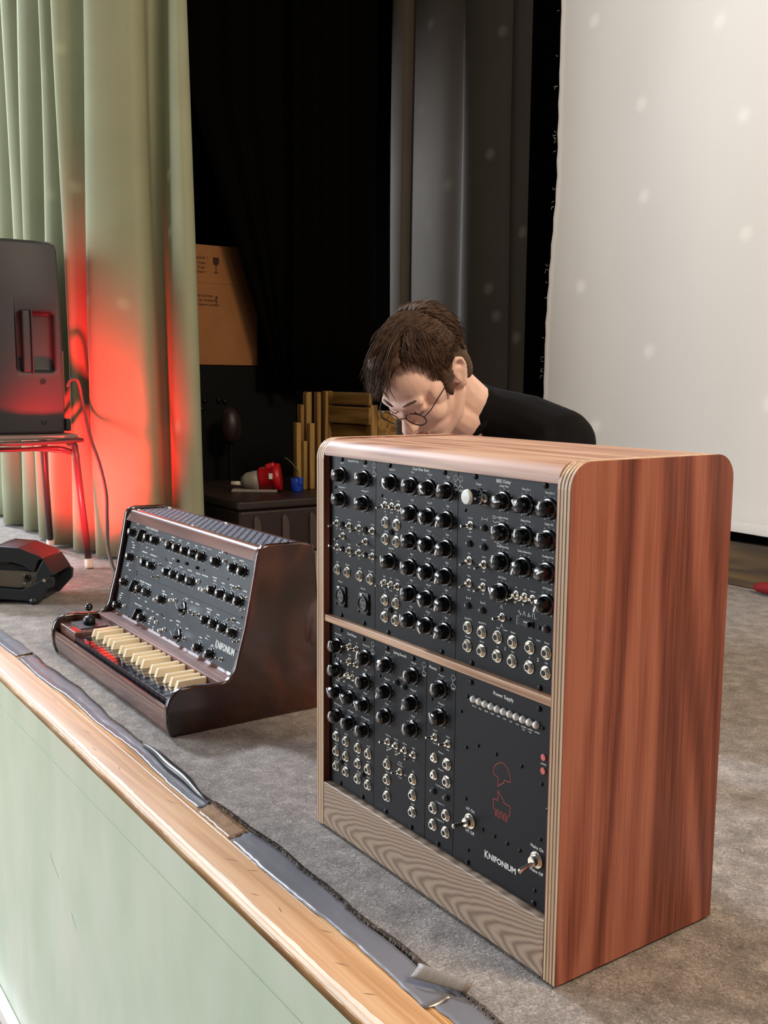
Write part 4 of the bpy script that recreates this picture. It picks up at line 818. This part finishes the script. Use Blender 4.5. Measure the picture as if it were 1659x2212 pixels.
# handle opening with cutter
cut = MB().box(.155, .26, .020, .148, .225, .435).mesh('handle_cut', M['speaker']); co = bpy.data.objects.new('handle_cutter_tmp', cut); COL.objects.link(co); co.parent = sp
bev(co, .014, 4)
bm_ = sb.modifiers.new('cut', 'BOOLEAN'); bm_.object = co; bm_.solver = 'EXACT'
bev(sb, .010, 3)
dg = bpy.context.evaluated_depsgraph_get(); dg.update(); nm = bpy.data.meshes.new_from_object(sb.evaluated_get(dg)); sb.modifiers.clear(); sb.data = nm; bpy.data.objects.remove(co); smooth_ang(sb, 35)
MB().box(.176, .199, .036, .064, .222, .440).build('handle_grip', M['speaker'], sp, False, .006, 3)
MB().box(.185, .2015, .066, .072, .215, .445).build('handle_edge', M['speaker'], sp, False, .002, 2)
for y, z in ((.10, .19), (.10, .55), (.10, .045), (.11, .655)):
    rg = MB().lathe([(.011, 0), (.011, .002), (.008, .0025)], 16, Matrix.Rotation(PI/2, 4, 'Z')).build('fixing_cap', M['dark_plastic'], sp, False, 0, 1, (.199 - .008*(z > .5) - .006*(z > .6), y, z))
MB().box(-.145, .145, -.196, -.189, .03, .63).build('front_grille', M['black'], sp, False, .003, 2)
MB().box(.06, .205, .176, .196, .01, .055).build('rear_foot', M['dark_plastic'], sp, False, .004, 2)
o = MB().box(.07, .17, .176, .186, .10, .30).build('rear_input_panel', M['par_panel'], sp)
o = MB().tube(catmull([(-2.43, .386, .655), (-2.43, .40, .68), (-2.44, .43, .675), (-2.44, .445, .60), (-2.34, .438, .47), (-2.24, .432, .39), (-2.14, .42, .29), (-2.05, .39, .20), (-1.95, .36, .10), (-1.80, .36, .012), (-1.5, .40, .006), (-1.3, .45, .006)], 6), .0062, 8).build('speaker_cable', M['cable'], None, True)
tag(o, 'thin cable hanging from the loudspeaker down to the floor', 'cable')

# ------------------------------------------------------------------ LED floor lamp lying on its bracket
ax = Vector((.60, .80, 0)).normalized(); ay = Vector((-ax.y, ax.x, 0))
par = thing('stage_floor_lamp', 'dark LED stage lamp lying on the carpet with its back panel showing', 'stage lamp', (-1.858, .068, 0), math.atan2(ax.y, ax.x)); par.scale = (.95, .95, .95)
q = lambda px, py: ((px - 82)*.00147, (1296 - py)*.00147)
def ext(name, pts, y0, y1, mat, parent=par, bevel=.003): return MB().prism([q(*p) for p in pts], y0, y1, 'y').build(name, mat, parent, False, bevel, 2)
ext('base_tray', [(-22, 1258), (86, 1264), (133, 1240), (150, 1232), (157, 1238), (158, 1246), (155, 1258), (142, 1259), (133, 1282), (124, 1292), (108, 1294), (100, 1288), (20, 1284), (-10, 1282)], -.075, -.055, M['par'])
ext('base_tray', [(-22, 1258), (86, 1264), (133, 1240), (150, 1232), (157, 1238), (155, 1258), (133, 1282), (124, 1292), (108, 1294), (20, 1284), (-10, 1282)], .105, .12, M['par'])
ext('hood', [(-8, 1222), (2, 1214), (22, 1204), (65, 1205), (90, 1212), (112, 1226), (122, 1200), (134, 1196), (122, 1189), (78, 1172), (35, 1169), (18, 1171), (3, 1184), (-12, 1212)], -.062, .10, M['par'])
ext('back_shell', [(118, 1226), (134, 1196), (156, 1230), (140, 1238), (110, 1258)], -.066, .10, M['par'])
ext('glass_front', [(-24, 1222), (-6, 1190), (8, 1176), (35, 1166), (22, 1202), (0, 1212), (-16, 1232)], -.056, .096, M['par_glass'], par, .004)
pn_ = ext('back_panel', [(-14, 1226), (20, 1222), (118, 1226), (110, 1260), (70, 1262), (-20, 1256)], -.052, -.046, M['par_panel'], par, .001)
ext('housing', [(-14, 1226), (20, 1200), (118, 1222), (130, 1240), (110, 1286), (-20, 1280)], -.045, .10, M['par'], par, .002)
for (px, py, r_, mt_) in ((96, 1240, .011, 'hole'), (3, 1231, .018, 'red_cloth'), (90, 1252, .004, 'steel'), (90, 1232, .003, 'steel')):
    a, b_ = q(px, py); MB().lathe([(r_, .052), (r_, .058), (r_*.7, .060), (r_*.68, .054)], 20, Matrix.Translation((a, 0, b_))).build('rear_socket', M[mt_], pn_, True)
a, b_ = q(140, 1240); MB().lathe([(.006, .075), (.006, .084)], 12, Matrix.Translation((a, 0, b_))).build('bracket_bolt', M['nickel'], par)
a, b_ = q(11, 1270); MB().lathe([(.007, .075), (.007, .079), (.004, .079)], 16, Matrix.Translation((a, 0, b_))).build('bracket_hole', M['hole'], par)
lz_ = MB().lathe([(.074, 0), (.074, .012), (.068, .014), (.0, .016)], 28, Matrix.Translation((0, .118, .088)) @ Matrix.Rotation(PI, 4, 'Z')).build('lens_ring', M['par'], par, True)
MB().lathe([(.066, 0), (.066, .004), (.0, .005)], 28, Matrix.Translation((0, .134, .088)) @ Matrix.Rotation(PI, 4, 'Z')).build('red_led_lens', M['red_led'], par, True)
for px in (8, 112): 
    a, b_ = q(px, 1287); MB().lathe([(.011, -.1), (.011, .078)], 16, Matrix.Translation((a, 0, .0115))).build('foot_bar', M['par'], par, True)
#PART5
# ------------------------------------------------------------------ things stored at the back left
cs = thing('storage_case', 'low dark brown storage case with pale vertical ribs', 'case', (-2.52, 1.25, 0)); q0 = (2.52, -1.25, 0)
MB().box(-2.94, -2.155, .95, 1.76, .004, .185).build('case_body', M['case'], cs, False, .012, 3, q0)
MB().box(-2.95, -2.145, .94, 1.77, .188, .222).build('case_lid', M['case'], cs, False, .008, 3, q0)
for y in (1.02, 1.145, 1.27, 1.40, 1.53): MB().prism([(y - .016, .01), (y + .016, .01), (y + .016, .12), (y + .008, .150), (y - .008, .165), (y - .016, .150)], -2.156, -2.146, 'x').build('rib', M['case_rib'], cs, False, .003, 2, q0)
rc = thing('road_case', 'large black road case under the cardboard box with metal latch', 'case', (-3.5, 1.35, 0)); q0 = (3.5, -1.35, 0)
MB().box(-3.80, -3.205, .90, 1.80, .03, .752).build('case_body', M['deep_black'], rc, False, .006, 2, q0)
MB().box(-3.206, -3.192, 1.200, 1.262, .665, .715).build('latch', M['nickel'], rc, False, .002, 1, q0)
for (y, z) in ((1.286, .584), (1.252, .566), (1.394, .580), (1.271, .546), (1.36, .586)): MB().lathe([(.012, 0), (.011, .014), (.004, .016)], 14, Matrix.Translation((-3.206, y, z)) @ Matrix.Rotation(PI/2, 4, 'Z')).build('corner_ball', M['screw'], rc, True, 0, 1, q0)  # small knobs made up to give faint glints on the case front
for x in (-3.72, -3.28):
    for y in (.97, 1.73): MB().lathe([(.03, -.012), (.03, .012)], 18, Matrix.Translation((x, y, .03))).build('caster', M['black'], rc, False, 0, 1, q0)
dl = thing('can_lamp', 'dark rounded lamp can standing in the shadow beside the storage case', 'lamp', (-3.02, 1.335, 0))  # dark rounded shape of unknown kind, made up as a head on a stand
MB().lathe([(.075, 0), (.075, .012), (.014, .02), (.012, .40)], 20, axis='z').build('stand', M['deep_black'], dl)
MB().ball((0, 0, .47), (.052, .052, .088), 20, 14).build('lamp_head', M['case'], dl, True)
bx = thing('cardboard_box', 'brown cardboard box printed with a wine glass symbol and an upward arrow', 'box', (-3.5, 1.35, .757)); q0 = (3.5, -1.35, -.757)
MB().box(-3.75, -3.25, .95, 1.72, .757, 1.328).build('carton', M['carton'], bx, False, .004, 2, q0)
MB().box(-3.2499, -3.2492, .951, 1.719, 1.1475, 1.1495).build('flap_seam', plain('carton_seam', '#7d5230', .8), bx, False, 0, 1, q0)
MB().box(-3.70, -3.2492, 1.245, 1.262, 1.3, 1.3285).build('packing_tape', plain('packing_tape', '#c29468', .3), bx, False, 0, 1, q0)
ink = MB(); TM = Matrix(((0, -1, 0, -3.2493), (1, 0, 0, 0), (0, 0, 1, 0), (0, 0, 0, 1)))
for (t, y, z, s_, sx) in (('Zerbrechlich !', 1.272, 1.2660, .0175, 1.3), ('Fragile ! Fragile !', 1.283, 1.2425, .0155, .9), ('Fragile ! Fragil !', 1.283, 1.2205, .0155, .9), ('Breekbaar !', 1.283, 1.2000, .0155, 1.25), ('ad  Nicht stürzen', 1.295, 1.0880, .0165, 1.15), ('Not to be dropped', 1.303, 1.0670, .0165, 1.15), ('Ne pas laisser tomber', 1.312, 1.0460, .0165, 1.10)):
    put_text(ink, t, y, z, s_, 0, .02, sx, TM)
def inkpoly(pts): ink.add([(-3.2493, p[0], p[1]) for p in pts], [tuple(range(len(pts)))])
gx, gz = 1.379, 1.236
inkpoly([(gx - .016, gz + .036), (gx - .016, gz + .012), (gx - .011, gz + .001), (gx - .003, gz - .003), (gx + .003, gz - .003), (gx + .011, gz + .001), (gx + .016, gz + .012), (gx + .016, gz + .036)])
inkpoly([(gx - .002, gz - .003), (gx - .002, gz - .034), (gx + .002, gz - .034), (gx + .002, gz - .003)]); inkpoly([(gx - .014, gz - .039), (gx + .014, gz - .039), (gx + .004, gz - .033), (gx - .004, gz - .033)])
inkpoly([(gx - .0025, 1.050), (gx + .0025, 1.050), (gx + .0025, 1.078), (gx - .0025, 1.078)]); inkpoly([(gx - .008, 1.078), (gx + .008, 1.078), (gx, 1.092)])
ink.build('printing', M['carton_ink'], bx, False, 0, 1, q0)
# yellow slatted crate and stepped boards
def plank(i, y0, y1, z1, x0, lab): 
    return tag(MB().box(x0, x0 + .030, y0, y1, .2225, z1).build('wooden_plank', M['slat'], None, False, .003, 2), lab, 'plank', 'yellow planks on the storage case')
for i, (y0, y1, z1, x0, lab) in enumerate(((1.345, 1.368, .508, -2.44, 'shortest yellow plank, leftmost of the stepped row'), (1.370, 1.388, .430, -2.425, 'thin low yellow plank in front of the stepped row'), (1.384, 1.402, .583, -2.475, 'second step yellow plank, taller than the leftmost'), (1.404, 1.428, .505, -2.43, 'broad yellow plank standing forward in the stepped row'), (1.432, 1.450, .632, -2.51, 'tall narrow yellow plank at the back of the row'), (1.452, 1.480, .636, -2.54, 'tall yellow plank beside the narrow one'), (1.482, 1.502, .636, -2.50, 'tall pale yellow plank next to the crate post'))): plank(i, y0, y1, z1, x0, lab)
cr = thing('slatted_crate', 'yellow wooden crate of horizontal boards behind the person', 'crate', (-2.4, 1.66, .2225)); q0 = (2.4, -1.66, -.2225)
MB().box(-2.565, -2.530, 1.560, 1.600, .2225, .640).build('corner_post', M['slat'], cr, False, .003, 2, q0)
MB().box(-2.245, -2.205, 1.585, 1.620, .2225, .585).build('corner_post', M['slat'], cr, False, .003, 2, q0)
for z0_, z1_ in ((.225, .315), (.322, .405), (.412, .495), (.502, .575), (.582, .636)): MB().box(-2.528, -2.205 if z0_ > .45 else -2.247, 1.575 if z0_ > .45 else 1.592, 1.592 if z0_ > .45 else 1.606, z0_, z1_).build('board', M['slat_h'], cr, False, .003, 2, q0)
MB().box(-2.53, -2.21, 1.625, 1.72, .2225, .56).build('crate_body', M['slat_h'], cr, False, 0, 1, q0)
# power plugs on the case
pl = thing('red_power_plug', 'red industrial power plug with grey body and white cable end', 'plug', (-2.42, 1.19, .2225), math.atan2(.82, .57))
RX = Matrix.Rotation(PI/2, 4, 'Y')
T_ = lambda x, z, t: Matrix.Translation((x, 0, z)) @ Matrix.Rotation(t, 4, 'Y') @ RX
MB().lathe([(.009, 0), (.009, .05)], 14, T_(-.135, .034, .0), axis='z').build('cable_end', M['white_plastic'], pl, True)
MB().lathe([(.018, 0), (.034, .02), (.040, .05), (.044, .075)], 20, T_(-.092, .044, -.05), axis='z').build('grip', M['grey_plastic'], pl, True)
MB().lathe([(.044, 0), (.050, .01), (.052, .06), (.058, .062), (.058, .09), (.050, .092)], 24, T_(-.018, .052, -.12), axis='z').build('collar', M['red_plastic'], pl, True)
MB().box(.035, .075, -.03, .03, .085, .110, Matrix.Rotation(-.25, 4, 'Y')).build('lid', M['red_plastic'], pl, False, .008, 2)
MB().box(.028, .044, -.060, -.056, .058, .082).build('rating_plate', M['white_plastic'], pl, False, .001, 1)
MB().box(-.13, .06, -.035, .04, 0, .012).build('base_flange', M['grey_plastic'], pl, False, .003, 2)
bl = thing('blue_power_plug', 'small blue industrial power plug standing beside the red one', 'plug', (-2.365, 1.318, .2225), 0)
MB().lathe([(.024, 0), (.025, .004), (.027, .03), (.027, .055), (.024, .057)], 20, axis='z').build('body', M['blue_plastic'], bl, True)
MB().box(.012, .034, -.010, .010, .030, .062).build('latch', M['blue_plastic'], bl, False, .003, 2)
MB().lathe([(.0205, .055), (.0205, .058)], 18, axis='z').build('socket_face', M['hole'], bl)
MB().tube(catmull([(0, 0, .05), (-.005, .01, .08), (-.03, -.01, .12), (-.05, -.03, .14)], 5), .003, 8).build('wire', plain('green_wire', '#3d4a1e', .5), bl, True)

# ------------------------------------------------------------------ person
def blob(name, parts, voxel, it, mat, parent, fac=.5):
    mb = MB()
    for p in parts:
        if p[0] == 'e':      # ellipsoid centre radii (matrix)
            mb.ball(p[1], p[2], 20, 14, p[3] if len(p) > 3 else None)
        else:                # capsule chain: points with radii
            pts = [Vector(a[0]) for a in p[1]]; rs = [a[1] for a in p[1]]
            for i in range(len(pts)): mb.ball(pts[i], rs[i], 14, 10)
            for i in range(len(pts) - 1):
                d = pts[i+1] - pts[i]
                if d.length > 1e-5: mb.tube([pts[i], pts[i+1]], [rs[i], rs[i+1]], 14)
    o = mb.build(name, mat, parent)
    rm = o.modifiers.new('r', 'REMESH'); rm.mode = 'VOXEL'; rm.voxel_size = voxel
    sm = o.modifiers.new('s', 'SMOOTH'); sm.factor = fac; sm.iterations = it
    dg = bpy.context.evaluated_depsgraph_get(); dg.update(); nm = bpy.data.meshes.new_from_object(o.evaluated_get(dg)); o.modifiers.clear(); old = o.data; o.data = nm; bpy.data.meshes.remove(old)
    nm.polygons.foreach_set('use_smooth', [True]*len(nm.polygons)); return o
HM = Matrix(((-.96, .170, .223), (-.280, -.624, -.730), (.015, -.763, .647))); HP = Vector((-.404, .504, .691))
# orthonormalise
c1 = Vector((HM[0][1], HM[1][1], HM[2][1])).normalized(); c0 = Vector((HM[0][0], HM[1][0], HM[2][0])); c0 = (c0 - c1*c0.dot(c1)).normalized(); c2 = c0.cross(c1)
HM = Matrix((c0, c1, c2)).transposed()
H = lambda x, y, z: HP + HM @ Vector((x, y, z))
PB = Vector((-.45, 1.02, 0)); per = thing('person', 'person in black t-shirt and round glasses bending down behind the cabinet', 'person', PB)
def hb(parts):   # head-local parts to world - base
    out = []
    for p in parts:
        if p[0] == 'e': out.append(('e', H(*p[1]) - PB, p[2], (HM @ (p[3] if len(p) > 3 else Matrix.Identity(3)))))
        else: out.append(('c', [(H(*a[0]) - PB, a[1]) for a in p[1]]))
    return out
W_ = lambda *l: ('c', [(Vector(a[0]) - PB, a[1]) for a in l])
head = [('e', (0, -.015, .035), (.075, .098, .088)), ('e', (0, .028, -.018), (.064, .068, .085)), ('e', (0, .045, .042), (.060, .050, .050)), ('e', (0, .042, -.072), (.050, .050, .042)), ('e', (0, .078, -.100), (.021, .019, .018)),
        ('c', [((0, .093, .010), .0085), ((0, .106, -.012), .0095), ((0, .1165, -.030), .0130)]), ('e', (.011, .105, -.033), (.009, .011, .008)), ('e', (-.011, .105, -.033), (.009, .011, .008)),
        ('c', [((-.042, .082, .026), .011), ((-.014, .093, .024), .011), ((.014, .093, .024), .011), ((.042, .082, .026), .011)]), ('e', (0, .089, -.060), (.025, .015, .017))]
for s_ in (-1, 1):
    head += [('c', [((.058*s_, -.008, -.045), .018), ((.050*s_, .025, -.080), .018), ((.018*s_, .074, -.104), .016)]), ('e', (.043*s_, .060, -.026), (.025, .028, .026)), ('e', (.032*s_, .081, .006), (.0155, .0125, .0115)), ('e', (.060*s_, .035, .01), (.012, .03, .03)),
             ('c', [((.073*s_, -.004, .020), .0052), ((.081*s_, -.010, .033), .0052), ((.087*s_, -.022, .037), .0050), ((.090*s_, -.033, .026), .0050), ((.089*s_, -.034, .008), .0048), ((.085*s_, -.026, -.012), .0052), ((.080*s_, -.013, -.028), .0075), ((.074*s_, -.006, -.026), .006)]),
             ('e', (.079*s_, -.016, .005), (.0045, .017, .030)), ('c', [((.082*s_, -.014, .016), .0035), ((.086*s_, -.024, .006), .0035), ((.084*s_, -.020, -.010), .0035)])]
neckb = Vector((-.445, .735, .585))
def hand(wr, dirv, palm_n, side):
    d = Vector(dirv).normalized(); nn = Vector(palm_n); nn = (nn - d*nn.dot(d)).normalized(); sx = d.cross(nn)*side; wr = Vector(wr) - PB; out = []
    for k, (o_, L_) in enumerate(((-.030, .066), (-.010, .078), (.010, .072), (.028, .056))):
        b0 = wr + d*.088 + sx*o_; m1 = b0 + d*L_*.48 + nn*.006; m2 = m1 + d*L_*.30 + nn*.018; m3 = m2 + d*L_*.16 + nn*.022
        out.append(('c', [(wr + d*.02 + sx*o_*.5, .015), (b0, .0115), (m1, .0092), (m2, .0084), (m3, .0072)]))
    t0 = wr + d*.03 - sx*.026; out.append(('c', [(wr + d*.01, .016), (t0 - sx*.012 + nn*.012, .012), (t0 + d*.032 - sx*.028 + nn*.022, .0100), (t0 + d*.060 - sx*.030 + nn*.030, .0085)]))
    out.append(('e', wr + d*.05, (.036, .036, .036), Matrix((sx, d, nn)).transposed() @ Matrix.Diagonal((1.05, 1.25, .42))))
    return out
# arms: shoulders, elbows, wrists
LS, LE, LW = (-.255, .765, .555), (-.175, .60, .33), (-.295, .44, .200)
RS, RE, RW = (-.635, .80, .545), (-.72, .62, .33), (-.585, .45, .200)
body = hb(head) + [W_((tuple(H(0, -.035, -.03)), .058), (tuple(H(0, -.045, -.085)), .055), (tuple(neckb), .052)), W_((tuple(H(0, .005, -.085)), .040), ((-.435, .67, .58), .046)),
    W_((tuple(neckb), .05), ((-.445, .83, .46), .110), ((-.45, .95, .27), .12), ((-.45, 1.02, .13), .13)), W_((LS, .052), (neckb, .06), (RS, .052)),
    W_((LS, .052), (LE, .040), (LW, .026)), W_((RS, .052), (RE, .040), (RW, .026)),
    W_(((-.36, 1.02, .11), .10), ((-.12, .80, .17), .066), ((-.40, .68, .055), .045), ((-.50, .665, .045), .036)), W_(((-.54, 1.02, .11), .10), ((-.78, .80, .17), .066), ((-.50, .74, .055), .045), ((-.40, .73, .045), .036))]
body += hand(LW, (-.55, -.65, -.25), (-.1, -.1, -1), 1) + hand(RW, (.55, -.65, -.25), (.1, -.1, -1), -1)
blob('body', body, .0038, 5, M['skin'], per)
na = H(0, -.045, -.085); nk = na + (neckb - na)*.66
shirt = [W_((nk, .066), (neckb, .078)), W_((nk, .064), ((-.345, .742, .588), .070), ((-.262, .765, .560), .070)), W_((nk, .060), ((-.56, .775, .575), .068)), W_(((-.445, .765, .555), .088), ((-.445, .84, .46), .135), ((-.45, .95, .28), .135), ((-.45, 1.03, .14), .145)), W_((LS, .070), ((-.35, .77, .575), .068), ((-.445, .775, .585), .068), ((-.54, .79, .57), .066), (RS, .070)),
         W_((LS, .070), ((-.212, .68, .44), .060)), W_((RS, .070), ((-.68, .71, .43), .060)), W_(((-.33, .80, .50), .10), ((-.33, .90, .34), .10)), W_(((-.57, .82, .50), .10), ((-.57, .90, .34), .10))]
blob('t_shirt', shirt, .006, 6, M['shirt'], per)
trs = [W_(((-.45, 1.03, .13), .155), ((-.36, 1.02, .12), .125)), W_(((-.54, 1.02, .12), .125), ((-.45, 1.03, .13), .15)), W_(((-.36, 1.02, .13), .118), ((-.12, .80, .17), .080), ((-.37, .69, .062), .058)), W_(((-.54, 1.02, .13), .118), ((-.78, .80, .17), .080), ((-.53, .745, .062), .058))]
t_ = blob('trousers', trs, .008, 6, M['trousers'], per)
for (a, b_) in (((-.40, .685, .045), (-.55, .655, .035)), ((-.50, .745, .045), (-.35, .715, .035))): blob('shoe', [W_((a, .044), (b_, .034))], .006, 3, M['black'], per)
# collar band
na = H(0, -.045, -.085); nd = (neckb - na).normalized(); cc = na + (neckb - na)*.52 - PB + Vector((.002, -.006, -.008)); uu = nd.orthogonal().normalized(); vv = nd.cross(uu)
MB().tube([cc + (uu*math.cos(a) + vv*math.sin(a))*.0625 for a in [2*PI*k/28 for k in range(28)]], .008, 8, True).build('collar', M['shirt'], per, True)
# face details
def hp(x, y, z): return H(x, y, z) - PB
for s_ in (-1, 1):
    MB().tube([hp(.014*s_, .102, .030), hp(.026*s_, .098, .034), hp(.040*s_, .089, .034), hp(.050*s_, .078, .028)], [.0016, .0024, .0022, .0008], 8).build('eyebrow', M['brow'], per, True)
    MB().ball(hp(.032*s_, .0825, .006), .0105, 14, 10).build('eye', M['eye'], per, True)
    MB().tube([hp(.020*s_, .0905, .0005), hp(.028*s_, .0945, -.0025), hp(.036*s_, .0935, -.002), hp(.045*s_, .087, .002)], [.0008, .0016, .0016, .0008], 6).build('eyelashes', M['brow'], per, True)
MB().tube([hp(-.024, .095, -.060), hp(-.010, .1035, -.056), hp(0, .1045, -.0575), hp(.010, .1035, -.056), hp(.024, .095, -.060)], [.0012, .0042, .0040, .0042, .0012], 8).build('lip', M['lip'], per, True)
MB().tube([hp(-.022, .095, -.064), hp(-.010, .1015, -.068), hp(0, .1025, -.069), hp(.010, .1015, -.068), hp(.022, .095, -.064)], [.0012, .0045, .0050, .0045, .0012], 8).build('lip', M['lip'], per, True)
MB().tube([hp(-.023, .0968, -.0622), hp(0, .1062, -.0632), hp(.023, .0968, -.0622)], .0012, 6).build('mouth_line', M['brow'], per, True)
# glasses
gl = MB()
for s_ in (-1, 1):
    gl.tube([hp(.034*s_ + .0225*math.cos(a), .1105 - .004*abs(math.cos(a))*(math.cos(a)*s_ > 0) - .012*max(0, -math.sin(a))*.15, .0005 + .0195*math.sin(a)) for a in [2*PI*k/28 for k in range(28)]], .00115, 6, True)
    gl.tube([hp(.0560*s_, .1065, .006), hp(.066*s_, .090, .009), hp(.078*s_, .02, .014), hp(.082*s_, -.02, .022), hp(.082*s_, -.035, .010)], .0011, 6)
gl.tube([hp(-.012, .1105, .004), hp(-.004, .116, .008), hp(.004, .116, .008), hp(.012, .1105, .004)], .0011, 6)
g_ = gl.build('glasses', M['frame'], per, True)
for s_ in (-1, 1):
    n = 20; vs = [tuple(hp(.034*s_ + .0218*math.cos(2*PI*k/n), .1095, .0005 + .0188*math.sin(2*PI*k/n))) for k in range(n)] + [tuple(hp(.034*s_ + .0218*math.cos(2*PI*k/n), .1085, .0005 + .0188*math.sin(2*PI*k/n))) for k in range(n)]
    MB().add(vs, [tuple(range(n)), tuple(range(2*n - 1, n - 1, -1))] + [(k, k + n, (k + 1) % n + n, (k + 1) % n) for k in range(n)]).build('lens', M['lens'], g_)
# hair: a solid cap under many locks
capp = hb([('e', (0, -.036, .052), (.084, .094, .087)), ('e', (0, -.010, .090), (.064, .056, .044)), ('e', (0, -.075, .00), (.064, .045, .065)), ('e', (.071, .004, .030), (.011, .024, .034)), ('e', (-.071, .004, .030), (.011, .024, .034)), ('e', (.073, .022, .000), (.007, .012, .024)), ('e', (-.073, .022, .000), (.007, .012, .024)), ('e', (.068, -.05, -.005), (.014, .025, .045)), ('e', (-.068, -.05, -.005), (.014, .025, .045)), ('e', (.018, .050, .106), (.045, .026, .016))])
hr = blob('hair', capp, .0045, 4, M['hair'], per)
rnd = random.Random(21); mb = MB(); g = HM.transposed() @ Vector((0, 0, -1))
cnt = 0
while cnt < 6000:
    th = rnd.uniform(0, 2*PI); ph = math.acos(rnd.uniform(-.55, 1)); nrm = Vector((math.sin(ph)*math.cos(th), math.sin(ph)*math.sin(th), math.cos(ph)))
    p = Vector((nrm.x*.085, nrm.y*.104 - .030, nrm.z*.092 + .049))
    if p.y > .034 and p.z < .106 - .05*abs(p.x): continue
    if p.y > .026 and p.z < .060: continue
    if p.y > .005 and p.z < .020: continue
    if abs(p.x) > .05 and -.060 < p.y < .012 and p.z < .052: continue
    cnt += 1
    hang = p.y > -.01 and p.z > .07 and p.x > -.022; near = p.x < -.02 and p.y > -.03; gw = .26 if hang else .02
    flow = Vector((.35, .9, .0)) if hang else (Vector((-.15, .30, -.75)) if near else Vector((p.x*2, -.5, -.85)) if p.z < .06 or p.y < -.06 else Vector((.25, .55, .1)))
    flow = flow - nrm*flow.dot(nrm)
    d = (nrm*(.30 if hang else .10 if p.y < -.03 else .18) + flow.normalized()*.9 + Vector((rnd.gauss(0, .13), rnd.gauss(0, .13), rnd.gauss(0, .13)))).normalized()
    L_ = rnd.uniform(.05, .09) if hang else (rnd.uniform(.02, .034) if p.z < .065 or near else rnd.uniform(.035, .055)); n = 5; pts = [p.copy()]; r0 = rnd.uniform(.0006, .0014)
    for k in range(n):
        d = (d + g*gw - (0 if hang else .16)*nrm + Vector((rnd.gauss(0, .07), rnd.gauss(0, .07), rnd.gauss(0, .07)))).normalized(); np_ = pts[-1] + d*L_/n
        qv = Vector((np_.x/.0865, (np_.y + .03)/.1065, (np_.z - .049)/.0945))
        if qv.length < 1: qv.normalize(); np_ = Vector((qv.x*.0865, qv.y*.1065 - .03, qv.z*.0945 + .049))
        pts.append(np_)
    mb.tube([hp(*q_) for q_ in pts], [r0, r0*1.1, r0, r0*.8, r0*.6, r0*.2], 3)
tag(mb.build('hair_locks', M['hair'], hr, True), kind='stuff')
# loose strands over the forehead
mb = MB()
for x0_ in (.006, .010, .030, .033, .037, -.012):
    mb.tube([hp(x0_, .085, .098), hp(x0_ + .004, .100, .078), hp(x0_ + .002 + rnd.uniform(-.004, .006), .1015, .060), hp(x0_ + rnd.uniform(-.004, .010), .1035, .046)], [.0010, .0009, .0007, .0003], 4)
tag(mb.build('loose_strands', M['hair'], hr, True), kind='stuff')
bpy.data.objects.remove(_fo)
